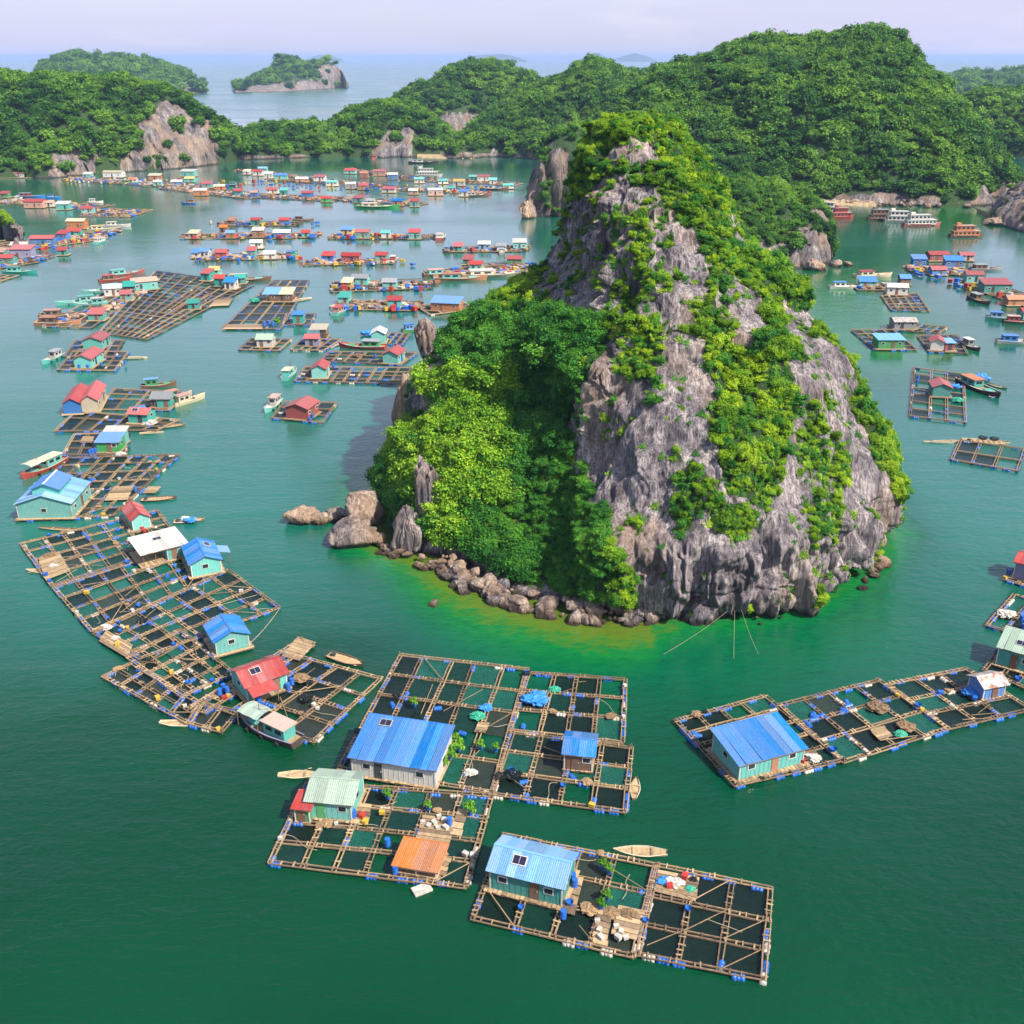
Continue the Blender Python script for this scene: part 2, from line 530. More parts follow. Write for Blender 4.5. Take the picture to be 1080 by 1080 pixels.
# ------------------------------------------------------------------ the limestone islet
LV = {
 0: [(25.8,121),(41,125),(50.6,132),(57,140),(62.5,150),(62,170),(56,195),(40,212),(18,218),(-5,208),(-20,190),(-25,170),(-24,158),(-21,147),(-13,141),(-8,134),(-1.3,129),(6.5,125.5),(14,122)],
 10: [(26,123),(42,126),(52,133),(58,141),(62,150),(60,170),(54,192),(38,208),(18,213),(-2,203),(-15,188),(-20,172),(-20,160),(-17,152),(-12,148),(-4,142),(2,139),(6,138.5),(9,133),(15,125)],
 20: [(27,128),(40,130),(49,136),(55,145),(58,158),(57,172),(51,190),(36,203),(18,207),(2,198),(-10,186),(-17,176),(-17.5,169),(-13,163),(-7,160),(0,157),(8,154),(12.5,148),(14,137),(19,130)],
 30: [(26,137),(38,138),(46,144),(52,154),(54,165),(53,176),(47,190),(34,199),(18,202),(6,194),(-4,184),(-9,176),(-5,170),(0,167),(4,164),(6.5,160),(10,151),(17,141)],
 40: [(24,145),(33,147),(39,153),(43,162),(45,172),(44,182),(38,192),(28,198),(18,198),(11,191),(8,183),(7.5,176),(9,168),(12,160),(15,151),(19,146)],
 50: [(20,158),(27,158),(32,165),(35,173),(35,181),(32,188),(25,193),(18,192),(13.5,187),(11.5,180),(11,172),(13,165),(16,160)],
 56: [(19,169),(24,170),(28,175),(28,182),(23,187),(17,187),(14,183),(13,176),(15,171)],
 60: [(19,177),(21.5,178),(23,181),(21,183.5),(18,183),(16.5,180)],
}
for z_ in LV:   # the flanks stand steep: pull left and right in a little
    f_ = 1 - z_ / 75.0
    LV[z_] = [(x + 3.6 * smooth(22, 42, z_) * min(1, max(0, (17 - x) / 6)), y) for x, y in LV[z_]]
    LV[z_] = [(x + (2.6 + 3.2 * smooth(2, 14, z_) if x < 10 else 0) * f_ * min(1, (10 - x) / 20) - ((0.6 + 3.2 * smooth(4, 18, z_)) * f_ * min(1, (x - 28) / 22) if x > 28 else 0) - (4.2 * smooth(10, 26, z_) * (1 - .75 * smooth(38, 56, z_)) if x > 34 else 0), y + (1.2 * smooth(3, 15, z_) if y < 140 else 0)) for x, y in LV[z_]]
NT, NZ = 1150, 420
_u = np.linspace(0, 1, NT, endpoint=False)      # denser columns on the bay side
TH = 2 * math.pi * _u + 0.62 * np.sin(2 * math.pi * (_u - 0.25) + 0.0) * 1.0
TH = np.mod(TH, 2 * math.pi)
_o = np.argsort(TH); TH = TH[_o]
zs = np.concatenate([[-2.0, -1.2, -0.5], np.linspace(0, 60, NZ - 3)])
zk = sorted(LV)
cen = np.array([[18 + 1.5 * z / 60, 168 + 12 * z / 60] for z in zk])
rk = []
for z, c in zip(zk, cen):
    p = np.array(LV[z], float) - c
    th = np.mod(np.arctan2(p[:, 1], p[:, 0]), 2 * math.pi)
    o = np.argsort(th)
    th, rr = th[o], np.hypot(p[:, 0], p[:, 1])[o]
    r_ = np.interp(TH, np.concatenate([th - 2 * math.pi, th, th + 2 * math.pi]), np.tile(rr, 3))
    k = np.exp(-np.linspace(-2, 2, 25) ** 2); k /= k.sum()
    r_ = np.convolve(np.concatenate([r_[-12:], r_, r_[:12]]), k, 'valid')
    rk.append(r_)
rk = np.array(rk)
rad = np.array([np.interp(np.clip(zs, 0, 60), zk, rk[:, j]) for j in range(NT)]).T
kz = np.exp(-np.linspace(-2, 2, 19) ** 2); kz /= kz.sum()
radp = np.concatenate([np.repeat(rad[:1], 9, 0), rad, np.repeat(rad[-1:], 9, 0)])
rad = sum(kz[i] * radp[i:i + len(zs)] for i in range(19))
# undercut notch at the waterline on the cliff sides
front = smooth(-2.15, -1.75, np.arctan2(np.sin(TH), np.cos(TH))) * (1 - smooth(0.1, 0.5, np.arctan2(np.sin(TH), np.cos(TH))))
notch = (1 - smooth(0.9, 2.3, zs))[:, None] * (0.4 + 0.6 * front)[None, :]
rad = rad - 3.6 * notch * (0.6 + 0.6 * fbm(np.cos(TH) * 6, np.sin(TH) * 6, TH * 0, 2, 5))[None, :]
# closing cap
cap = smooth(58.2, 60.0, zs)[:, None]
rad = rad * (1 - 0.97 * cap)
cx = np.interp(zs, zk, cen[:, 0])[:, None]; cy = np.interp(zs, zk, cen[:, 1])[:, None]
VX = cx + rad * np.cos(TH)[None, :]
VY = cy + rad * np.sin(TH)[None, :]
VZ = np.repeat(zs[:, None], NT, 1)
VZ = VZ + 1.4 * (1 - (rad / (rad[-1:].max() + 3.0)).clip(0, 1)) * (zs[:, None] > 59)

def vert_normals(X, Y, Z):
    def dth(A): return np.roll(A, -1, 1) - np.roll(A, 1, 1)
    def dz(A): return np.gradient(A, axis=0)
    a = np.stack([dth(X), dth(Y), dth(Z)], -1); b = np.stack([dz(X), dz(Y), dz(Z)], -1)
    n = np.cross(a, b)
    return n / np.maximum(np.linalg.norm(n, axis=-1), 1e-9)[..., None]
n0 = vert_normals(VX, VY, VZ)
steep = 1 - np.clip(n0[..., 2], 0, 1)
cliff = smooth(0.35, 0.75, steep)
disp = 2.1 * ridged(VX / 17, VY / 17, VZ / 42, 2, 3) + 1.0 * fbm(VX / 6, VY / 6, VZ / 13, 3, 9)
disp += cliff * (1.15 * ridged(VX / 4.2, VY / 4.2, VZ / 17, 2, 21) + 0.7 * ridged(VX / 1.9, VY / 1.9, VZ / 9, 2, 33) + 0.32 * ridged(VX / 0.85, VY / 0.85, VZ / 4.5, 1, 35))
disp += cliff * 0.55 * smooth(-0.2, 0.5, fbm(VX / 9, VY / 9, VZ / 3.2, 2, 93))
wx_ = VX + 0.9 * fbm(VX / 3, VY / 3, VZ / 5, 2, 131); wy_ = VY + 0.9 * fbm(VX / 3, VY / 3, VZ / 5, 2, 137)
def groove(s, zs_, seed, w):      # narrow crevices that run down the face
    return np.exp(-(vnoise(wx_ / s, wy_ / s, VZ / zs_, seed) / w) ** 2)
disp -= cliff * (1.7 * groove(6.0, 26, 141, .10) + 0.95 * groove(2.8, 13, 143, .13) + 0.5 * groove(1.3, 7, 145, .16))
disp -= cliff * 0.55 * np.exp(-(vnoise(wx_ / 9, wy_ / 9, VZ / 2.6, 147) / .10) ** 2)
disp += cliff * 0.5 * (np.floor(2.5 * (vnoise(wx_ / 3.4, wy_ / 3.4, VZ / 5.5, 149) + 1)) / 2.5 - 1)
disp += 0.22 * fbm(VX / 0.9, VY / 0.9, VZ / 1.6, 2, 41)
up = smooth(36, 48, VZ)
disp += up * 0.7 * ridged(VX / 2.0, VY / 2.0, VZ / 3.0, 2, 61)
disp *= (0.25 + 0.75 * smooth(-1, 3.5, VZ)) * (1 - 0.75 * smooth(58.5, 60, VZ))
VX, VY, VZ = VX + n0[..., 0] * disp, VY + n0[..., 1] * disp, VZ + n0[..., 2] * disp * 0.8
IV = np.stack([VX, VY, VZ], -1).reshape(-1, 3)
IF = grid_faces(len(zs), NT, True)
i_n = vert_normals(VX, VY, VZ).reshape(-1, 3)

ROCK_POLYS = [
 [(638,152),(690,140),(706,158),(690,182),(650,186),(636,172)],
 [(556,305),(575,262),(600,212),(640,192),(690,200),(730,235),(750,275),(757,315),(735,345),(745,380),(700,380),(690,340),(672,345),(640,330),(625,345),(600,335)],
 [(610,400),(640,350),(690,355),(742,360),(760,410),(752,470),(765,500),(778,520),(800,548),(818,505),(842,440),(848,395),(880,388),(905,430),(935,500),(952,560),(905,612),(850,642),(740,662),(665,655),(662,600),(640,560),(612,500),(600,440)],
 [(400,380),(445,340),(475,380),(440,470),(405,470)],
 [(822,325),(862,325),(905,400),(880,440),(850,420)], [(762,292),(802,305),(800,360),(772,350)], [(770,215),(800,240),(806,268),(778,250)],
]
GREEN_POLYS = [
 [(640,215),(672,225),(690,300),(700,390),(690,420),(660,400),(650,330)],
 [(640,600),(662,655),(600,655),(600,560),(640,560)],
 [(715,480),(790,540),(775,570),(720,555)],
 [(850,430),(885,470),(890,560),(860,580),(850,520)],
]
ipx, ipy, idep = project(IV[:, 0], IV[:, 1], IV[:, 2])
def veg_field(x, y, P3, nrm):
    v = np.full(x.shape, 0.92)
    x = x + 13 * fbm(P3[:, 0] / 4, P3[:, 1] / 4, P3[:, 2] / 5, 3, 171); y = y + 16 * fbm(P3[:, 0] / 4, P3[:, 1] / 4, P3[:, 2] / 5, 3, 173)
    rockm = np.zeros(x.shape, bool)
    for pl in ROCK_POLYS: rockm |= inpoly(x, y, pl)
    greenm = np.zeros(x.shape, bool)
    for pl in GREEN_POLYS: greenm |= inpoly(x, y, pl)
    v = np.where(rockm, 0.13, v)
    v = np.where(rockm & greenm, 0.55, v)
    facing = nrm[:, 1] < 0.35
    v = np.where(facing, v, 0.75)
    cl = fbm(P3[:, 0] / 3.2, P3[:, 1] / 3.2, P3[:, 2] / 4.6, 3, 77)
    v = v + np.where(rockm, 0.30, 0.36) * cl
    v = np.where(P3[:, 2] < 2.2, v - 0.6 * (2.2 - P3[:, 2]), v)
    v = v + 0.25 * (np.clip(nrm[:, 2], 0, 1) - 0.35)
    return v
iveg = np.clip(veg_field(ipx, ipy, IV, i_n), 0, 1)
islet_me = np_mesh('limestone_islet', IV, IF, ROCK, True, {'veg': iveg})
islet = tag(link('limestone_islet', islet_me), 'tall limestone islet with cliffs and green slopes in the bay centre', 'islet', kind='structure')

# crowns on the islet
n_s = 20000
sp, sn, si, sa = mesh_samples(IV, IF, n_s, RNG)
s_x, s_y, s_d = project(sp[:, 0], sp[:, 1], sp[:, 2])
sv = iveg[IF[si, 0]]
keep = (sv > 0.47) & (sp[:, 2] > 1.2) & ((sn[:, 1] < 0.5) | (RNG.random(n_s) < 0.4))
sp, sn, s_x, s_y, s_d, sv = (q[keep] for q in (sp, sn, s_x, s_y, s_d, sv))
left_slope = (s_x < 640) & (s_y > 330)
size = np.where(left_slope, RNG.uniform(0.9, 2.2, len(sp)), (0.35 + 1.15 * RNG.random(len(sp)) ** 2) * np.where(s_y < 260, .8, 1))
size = np.where(np.array([inpoly(s_x, s_y, pl) for pl in ROCK_POLYS]).any(0), RNG.uniform(0.4, 0.9, len(sp)), size)
carpet = inpoly(s_x, s_y, [(560,470),(640,480),(665,640),(590,640),(540,560)])
size = np.where(carpet, RNG.uniform(0.7, 1.2, len(sp)), size)
_jx, _jy = 26 * fbm(sp[:, 0] / 5, sp[:, 1] / 5, sp[:, 2] / 5, 2, 181), 26 * fbm(sp[:, 0] / 5, sp[:, 1] / 5, sp[:, 2] / 5, 2, 183)
young = inpoly(s_x + _jx, s_y + _jy, [(470,400),(535,390),(545,430),(520,490),(515,560),(470,590),(440,520),(420,470)]) & (RNG.random(len(sp)) < 0.6)
size = np.where(young, RNG.uniform(1.6, 2.9, len(sp)), size)
kindk = np.where(young, 2, np.where(left_slope, 1, 0))
low = (sp[:, 2] < 4) & (s_x < 640)
kindk = np.where((RNG.random(len(sp)) < 0.15) & ~left_slope, 2, kindk)
kindk = np.where((RNG.random(len(sp)) < 0.30) & ~left_slope & (kindk == 0), 1, kindk)
pos = sp + sn * (size * 0.22)[:, None] + np.array([0, 0, 1]) * (size * 0.18)[:, None]
toward = (sn[:, 1] * -sp[:, 1] + sn[:, 0] * -sp[:, 0] + sn[:, 2] * (CAM_H - sp[:, 2]))
vis = np.where(toward > 0, size / s_d, 0)
order = np.argsort(-vis)
single = order[:300]
KN = ['lime', 'green', 'young']
KINDW = {'lime': ('lime green shrub', 'shrub'), 'green': ('dark green bushy tree', 'tree'), 'young': ('yellow green leafy tree', 'tree')}
def zone_of(x, y):
    for nm, pl in (('on the left shoulder of the islet', [(380,330),(500,330),(500,400),(380,420)]), ('behind the rock spire on the left flank', [(380,420),(450,420),(450,620),(380,620)]),
                   ('just above the rubble of the gully', [(380,575),(680,575),(680,680),(380,680)]), ('in the sunlit clump right of the rock spire', [(450,420),(520,420),(520,580),(450,580)]),
                   ('high on the gully slope under the grey face', [(500,300),(680,300),(680,420),(500,420)]), ('in the middle of the shaded gully', [(520,420),(600,420),(600,580),(520,580)]),
                   ('against the foot of the main cliff', [(600,420),(700,420),(700,580),(600,580)]), ('near the summit of the islet', [(560,100),(760,100),(760,300),(560,300)]), ('on the right hand slope of the islet', [(680,200),(980,200),(980,460),(680,460)]), ('on the ledges of the front cliff', [(680,460),(980,460),(980,680),(680,680)])):
        if inpoly(np.array([x]), np.array([y]), pl)[0]: return nm
    return 'on the far side of the islet'
for i in single:
    k = KN[kindk[i]]
    root = link('shrub' if k == 'lime' else 'tree', None, loc=tuple(pos[i]), rot=(0, 0, RNG.uniform(0, 6.28)))
    root.empty_display_size = 0.3
    s = float(size[i])
    j = int(RNG.integers(0, 4))
    link('crown', CROWNS[k][j], root, rot=(RNG.normal(0, 0.15), RNG.normal(0, 0.15), 0), scale=(s * RNG.uniform(0.9, 1.15), s * RNG.uniform(0.9, 1.15), s * RNG.uniform(0.85, 1.1)))
    link('trunk', TRUNKS[j % 3], root, scale=(s, s, s))
    zn = zone_of(s_x[i], s_y[i])
    tag(root, KINDW[k][0] + ' ' + zn, KINDW[k][1], KINDW[k][0] + 's ' + zn)
rest = order[300:]
for q, k in enumerate(KN):
    m_ = rest[kindk[rest] == q]
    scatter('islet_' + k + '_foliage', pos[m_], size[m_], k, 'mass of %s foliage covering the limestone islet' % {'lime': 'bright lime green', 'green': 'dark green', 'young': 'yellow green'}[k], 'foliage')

# low creepers and grass that spread from the bushes into the cracks of the rock
n_c = 26000
cp, cn, ci_, _a = mesh_samples(IV, IF, n_c, RNG)
cv_ = iveg[IF[ci_, 0]]
ck = (cv_ + RNG.normal(0, .10, n_c) > 0.36) & (cp[:, 2] > 1.0) & (cn[:, 1] < .45)
cp, cn = cp[ck], cn[ck]
crot = np.stack([RNG.normal(0, .15, len(cp)), np.arccos(np.clip(cn[:, 2], -1, 1)), np.arctan2(cn[:, 1], cn[:, 0])], 1)
scatter('islet_creepers', cp + cn * .05, RNG.uniform(.25, .85, len(cp)), 'creeper', 'low creepers and grass spreading over the ledges of the islet', 'creeper', crot)

# ------------------------------------------------------------------ hills behind
def hill(name, crest, base, back, label, n_tree, tree_r, rock=(), noise=1.0, res=3.2, seed=1, steep=2.4, prof=None, mat=None, which='hill', rockveg=0.12):
    """crest: (x, y, Y) photo pixels and ground distance; base: (x, y) photo pixels on the water"""
    C = np.array([PY(*c)[:] for c in crest]); B = np.array([P(x, y)[:] for x, y in base])
    wid = np.linalg.norm(C[-1] - C[0])
    nu = int(max(24, wid / res)); 
    t = np.linspace(0, 1, nu)
    def para(Q):
        d = np.concatenate([[0], np.cumsum(np.linalg.norm(np.diff(Q[:, :2], axis=0), axis=1))]); d /= d[-1]
        return np.stack([np.interp(t, d, Q[:, i]) for i in range(3)], 1)
    C, B = para(C), para(B)
    K = C + (C - B) * np.array([1, 1, 0]) * back; K[:, 2] = 0
    H = np.maximum(C[:, 2] - 0.8 * tree_r, 1.5)
    nv = int(max(16, np.linalg.norm((C - B)[:, :2], axis=1).mean() / res))
    s = np.linspace(0, 2, 2 * nv)
    S = np.where(s[:, None] < 1, s[:, None], 2 - s[:, None])
    shape = 1 - (1 - S) ** steep
    XY = np.where((s < 1)[:, None, None], B[None] + (C - B)[None] * s[:, None, None], C[None] + (K - C)[None] * (s - 1)[:, None, None])
    X, Y = XY[..., 0], XY[..., 1]
    end = smooth(0, 0.02, t) * (1 - smooth(0.98, 1, t))
    Z = H[None] * shape * (0.15 + 0.85 * end[None])
    amp = noise * shape * (1 - 0.88 * shape) * 3.0
    Z = Z + amp * (H.mean() * 0.22 * ridged(X / 55, Y / 70, X * 0 + seed, 3, seed) + H.mean() * 0.05 * fbm(X / 18, Y / 18, X * 0, 3, seed + 3))
    Y = Y + noise * 5 * fbm(X / 25, Z / 25, Y * 0, 3, seed + 9) * (S < 0.9) * end[None]
    Z = np.where(S < 0.01, -2.0, np.maximum(Z, -1.0))
    V = np.stack([X, Y, Z], -1).reshape(-1, 3)
    F = grid_faces(len(s), nu)
    px, py, dp = project(V[:, 0], V[:, 1], V[:, 2])
    rk = np.zeros(len(V), bool)
    jx = 7 * fbm(V[:, 0] / 16, V[:, 2] / 16, V[:, 1] / 30, 3, seed + 30) * 600 / np.maximum(dp, 200); jy = 6 * fbm(V[:, 0] / 12, V[:, 2] / 20, V[:, 1] / 30, 3, seed + 31) * 600 / np.maximum(dp, 200)
    for pl in rock: rk |= inpoly(px + jx, py + jy, pl)
    n_ = fbm(V[:, 0] / 9, V[:, 1] / 9, V[:, 2] / 12, 3, seed + 20)
    veg = np.where(rk, rockveg + 0.5 * n_, 0.95)
    veg = np.where((V[:, 2] < 2.5) & (V[:, 2] > -5), veg - 0.5 + 0.4 * n_, veg)
    # cliffs: fluted displacement where bare
    fs = 1.0 if res > 2 else 0.5
    fl = ridged(V[:, 0] / (9 * fs), V[:, 1] / 20, V[:, 2] / 45, 3, seed + 5) * 3.2 - 4.0 * (0.5 + 0.5 * fs) * np.exp(-(vnoise(V[:, 0] / (6 * fs) + n_, V[:, 1] / 30, V[:, 2] / 60, seed + 6) / .12) ** 2)
    V[:, 1] += np.where(rk, fl, 0); V[:, 2] += np.where(rk & (V[:, 2] > 2), 2.2 * fs * ridged(V[:, 0] / (5 * fs), V[:, 1] / (5 * fs), V[:, 2] / 12, 2, seed + 8), 0)
    veg = np.clip(veg, 0, 1)
    o = link(name, np_mesh(name, V, F, mat or ROCK_HILL, True, {'veg': veg}))
    tag(o, label, 'island', kind='structure')
    if n_tree:
        rng = np.random.default_rng(seed + 50)
        p, n, fi, ar = mesh_samples(V, F, n_tree, rng)
        ok = (veg[F[fi, 0]] > 0.45) & (p[:, 2] > 1.5)
        # leave out what the crest hides, beyond a strip behind it
        sidx = (fi // (nu - 1)) / (len(s) - 1) * 2
        ok &= sidx < 1.45
        p = p[ok]
        sz = rng.uniform(0.65, 1.25, len(p)) * tree_r * np.where(rng.random(len(p)) < 0.12, 1.35, 1)
        p[:, 2] += sz * 0.35
        scatter(name + '_wood', p, sz, which, 'dense wood of rounded tree crowns covering the ' + label.split(' ', 1)[1][:60] if False else 'green wood covering the ' + label, 'wood')
    return o
hill('left_headland',
     [(-130,110,790),(-60,92,790),(0,86,790),(40,84,795),(90,85,800),(130,80,800),(165,89,805),(200,110,815),(235,131,830),(262,138,850),(290,136,870),(330,134,890),(360,142,900)],
     [(-140,192),(0,188),(30,187),(60,188),(130,182),(200,177),(235,173),(250,169),(290,168),(345,166),(365,164)], 1.0,
     'left headland with a pale cliff above the floating village', 4200, 4.4,
     rock=[[(148,128),(172,108),(198,124),(216,128),(233,165),(234,178),(130,186),(128,168),(140,160)], [(50,192),(54,172),(78,160),(100,154),(102,186)]], seed=3, res=2.4)
hill('middle_headland',
     [(335,140,885),(352,130,880),(372,118,880),(400,109,880),(422,108,885),(440,116,890),(458,130,890),(478,150,880),(486,160,870)],
     [(335,167),(400,166),(440,165),(482,164)], 1.2, 'middle headland with one bright cliff patch', 1100, 4.4,
     rock=[[(388,168),(394,150),(406,138),(428,132),(432,150),(440,168)]], seed=8)
hill('wooded_hill_behind_inlet',
     [(405,120,1150),(425,96,1160),(440,90,1170),(460,85,1180),(476,72,1190),(500,67,1200),(525,69,1200),(548,78,1200),(575,92,1200),(600,110,1200)],
     [(410,142),(450,141),(480,141),(505,139),(560,139),(600,139)], 0.8, 'wooded hill rising behind the narrow inlet', 1700, 5.6,
     rock=[[(452,126),(480,118),(506,122),(506,145),(456,145)]], seed=12)
hill('wooded_ridge',
     [(478,164,880),(500,140,900),(520,124,930),(545,104,950),(575,92,960),(600,84,970),(618,70,980),(632,68,980),(650,78,980),(672,84,980),(692,80,980),(722,70,980),(760,80,980)],
     [(470,167),(520,166),(560,168),(620,170),(700,172),(760,172)], 0.9, 'wooded ridge behind the rock stack', 4200, 4.8,
     rock=[[(480,170),(480,163),(600,166),(600,176)]], seed=15)
hill('great_wooded_hill',
     [(655,120,700),(680,92,720),(702,72,740),(722,64,750),(752,61,760),(790,51,770),(830,49,775),(862,44,780),(890,38,780),(916,36,780),(940,44,775),(960,60,760),(978,80,740),(1000,104,715),(1026,136,690),(1048,164,660),(1068,196,630)],
     [(640,205),(740,210),(860,214),(920,216),(980,218),(1040,218),(1075,212)], 0.8, 'great wooded hill on the right side of the bay', 8500, 4.2,
     rock=[[(860,206),(1000,206),(1000,224),(860,224)], [(1044,150),(1060,152),(1072,172),(1058,172)], [(1030,200),(1076,196),(1080,222),(1010,222)]], seed=21, noise=.8)
hill('far_right_wooded_hill',
     [(1000,110,950),(1022,101,960),(1045,97,960),(1080,94,960),(1140,92,960),(1200,120,960)],
     [(1000,160),(1080,166),(1200,166)], 0.8, 'shaded wooded hill at the right edge', 1800, 5.0, seed=27, noise=.4)
hill('far_right_hazy_hill',
     [(985,95,2950),(1000,82,2950),(1020,75,2950),(1045,80,2950),(1075,74,2950),(1110,72,2950),(1160,90,2950)],
     [(985,100),(1080,100),(1160,100)], 0.6, 'hazy hill beyond the right channel', 1500, 12.0, seed=31, noise=.3, res=8)
hill('right_rock_point',
     [(1048,226,515),(1062,205,520),(1085,190,530),(1120,180,540),(1160,200,545)],
     [(1046,236),(1080,246),(1160,250)], 0.8, 'bare dark rock point at the right edge', 160, 2.2,
     rock=[[(1000,180),(1170,180),(1170,260),(1000,260)]], seed=35, rockveg=0.3, res=1.6)
hill('back_islet',
     [(700,200,420),(740,184,420),(765,192,420),(788,183,422),(806,195,425),(826,192,428),(840,206,430),(852,200,432),(862,214,431),(870,216,430),(879,238,428)],
     [(690,290),(780,289),(835,287),(862,283),(880,278)], 0.7, 'cliff-sided islet peeping out behind the tall islet', 2600, 1.9,
     rock=[[(816,292),(822,246),(836,222),(848,236),(860,216),(874,220),(888,292)], [(780,290),(790,262),(822,262),(822,292)], [(800,215),(812,192),(822,205),(812,225)]], seed=41, rockveg=.3, steep=3.4, which='hill', res=1.6)
hill('rock_stack',
     [(556,206,530),(560,182,530),(572,158,532),(588,142,535),(606,138,540),(626,148,545),(640,170,545),(650,200,545)],
     [(552,229),(580,230),(620,230),(655,230)], 0.8, 'sheer rock stack with scrub on top', 260, 2.6,
     rock=[[(545,235),(555,165),(585,150),(606,160),(612,235)]], seed=45, steep=5.0, res=1.2, rockveg=0.26)
hill('far_left_island',
     [(34,90,2750),(45,72,2750),(62,62,2750),(80,58,2750),(105,62,2750),(130,61,2750),(152,64,2750),(175,70,2750),(200,80,2750),(216,98,2700)],
     [(34,97),(120,98),(218,99)], 0.7, 'far green island behind the left headland', 1500, 12,
     rock=[[(190,100),(190,88),(206,84),(220,100)]], seed=51, res=11)
hill('far_rocky_island',
     [(248,96,2750),(262,86,2750),(278,78,2750),(292,74,2750),(297,62,2750),(306,62,2750),(318,68,2750),(332,66,2750),(348,62,2750),(360,70,2750),(366,86,2720)],
     [(248,98),(300,97),(368,92)], 0.6, 'far rocky island with bare cliffs out at sea', 900, 10,
     rock=[[(248,100),(258,90),(300,88),(330,84),(340,68),(370,70),(370,100)]], seed=55, res=11)
hill('leftmost_low_islet', [(-30,76,3500),(0,75,3500),(12,76,3500),(28,82,3500)], [(-30,88),(0,88),(30,88)], 0.6, 'low distant islet at the left edge', 60, 14, seed=58, res=14)
for i, (cr, yb, lab) in enumerate([
    ([(484,63),(498,59),(512,58),(530,57),(545,60),(556,64)], 65.5, 'faint blue island on the horizon left of the double one'),
    ([(612,63),(620,57),(632,56),(642,62)], 65, 'small faint twin island on the horizon, left half'),
    ([(646,63),(658,59),(670,56),(684,60),(692,64)], 65, 'small faint twin island on the horizon, right half'),
    ([(322,63),(336,58),(350,59),(362,63)], 65, 'pale island on the horizon just behind the far rocky island'),
    ([(744,64),(760,59),(778,63)], 65, 'pale island on the horizon peeping beside the great hill')]):
    hill('horizon_island', [(x, y, 19500) for x, y in cr], [(cr[0][0], yb), (cr[-1][0], yb)], 0.3, lab, 0, 1, seed=70 + i, res=60, noise=0.5)
hill('left_edge_islet', [(-60,205,455),(-30,205,455),(-8,218,450),(8,230,440),(20,242,425)], [(-60,252),(0,250),(10,247),(22,243)], 0.8,
     'small scrubby islet with tan rocks at the left edge', 700, 1.7, rock=[[(-20,247),(8,243),(16,236),(26,240),(26,256),(-20,260)]], seed=91, rockveg=.2, res=1.6, which='lime')

# ------------------------------------------------------------------ free standing rocks
def rock_mesh(name, seed, sub=4, amp=0.28, stretch=(1, 1, 1), mat=None, fl=False):
    bm = bmesh.new()
    bmesh.ops.create_icosphere(bm, subdivisions=sub, radius=1)
    v = np.array([q.co[:] for q in bm.verts])
    q = v * 1.1 + seed * 3.7
    d = 1 + amp * fbm(q[:, 0], q[:, 1], q[:, 2], 4, seed)
    d += amp * 0.5 * ridged(q[:, 0] * 2, q[:, 1] * 2, q[:, 2] * (0.6 if fl else 2), 2, seed + 3)
    # facet: clamp against a few random planes
    rng = np.random.default_rng(seed)
    w = v * d[:, None]
    for _ in range(16):
        n = rng.normal(size=3); n /= np.linalg.norm(n)
        h = rng.uniform(0.60, 0.92)
        e = np.maximum(w @ n - h, 0)
        w -= n * (e * 0.85)[:, None]
    g = np.abs(vnoise(v[:, 0] * 3.2 + seed, v[:, 1] * 3.2, v[:, 2] * (0.7 if fl else 2.5), seed + 9))
    w *= (1 - (0.16 if sub > 3 else 0.05) * np.exp(-(g / .14) ** 2))[:, None]
    w *= np.array(stretch)
    for b, c in zip(bm.verts, w): b.co = c
    for f in bm.faces: f.smooth = sub > 3
    me = bpy.data.meshes.new(name)
    bm.to_mesh(me); bm.free()
    me.materials.append(mat or ROCK_WARM)
    return me

def big_rock(name, x, y, w, d, h, seed, label, rz=0.0, sink=0.25, amp=0.28, fl=True, mat=None, Y=None):
    p = P(x, y)
    o = link(name, rock_mesh(name, seed, 5, amp, (1, 1, 1), mat, fl), loc=(p.x, p.y + d * 0.5, h * (0.5 - sink)), rot=(0, 0, rz), scale=(w / 2, d / 2, h * (0.5 + sink)))
    return tag(o, label, 'rock')
rk_a = big_rock('rock_spire', 452, 583, 5.6, 5.5, 14.5, 5, 'tall grey rock spire standing in front of the yellow green trees', 0.2, 0.12, 0.42, mat=ROCK)
big_rock('rock_spire', 430, 590, 5.0, 6, 8.5, 6, 'lower grey rock shoulder left of the tall spire', 0.5, 0.12, 0.42, mat=ROCK)
big_rock('boulder', 366, 583, 9.5, 7, 4.2, 7, 'large rounded tan boulder in the water at the islet tip', 0.1, 0.2)
big_rock('boulder', 380, 562, 7.5, 7, 6.5, 8, 'tall grey boulder behind the large tan one', 0.7, 0.2)
big_rock('boulder', 318, 556, 6.0, 4, 2.6, 9, 'low tan boulder farthest out from the islet', 0.4, 0.25)
big_rock('boulder', 336, 556, 3.0, 3, 1.6, 10, 'small tan rock between the outer and large boulders', 0.9, 0.25)
big_rock('boulder', 352, 552, 4.0, 4, 2.0, 14, 'flat tan rock behind the gap of boulders', 0.2, 0.25)
big_rock('rock_tower', 428, 470, 6, 7, 14, 11, 'grey rock tower on the left flank of the islet', 0.3, 0.1, 0.22).location.z += 1
big_rock('rock_tower', 452, 420, 6, 6, 9, 12, 'pointed rock on the left shoulder of the islet', 0.3, 0.1, 0.22).location.z += 9
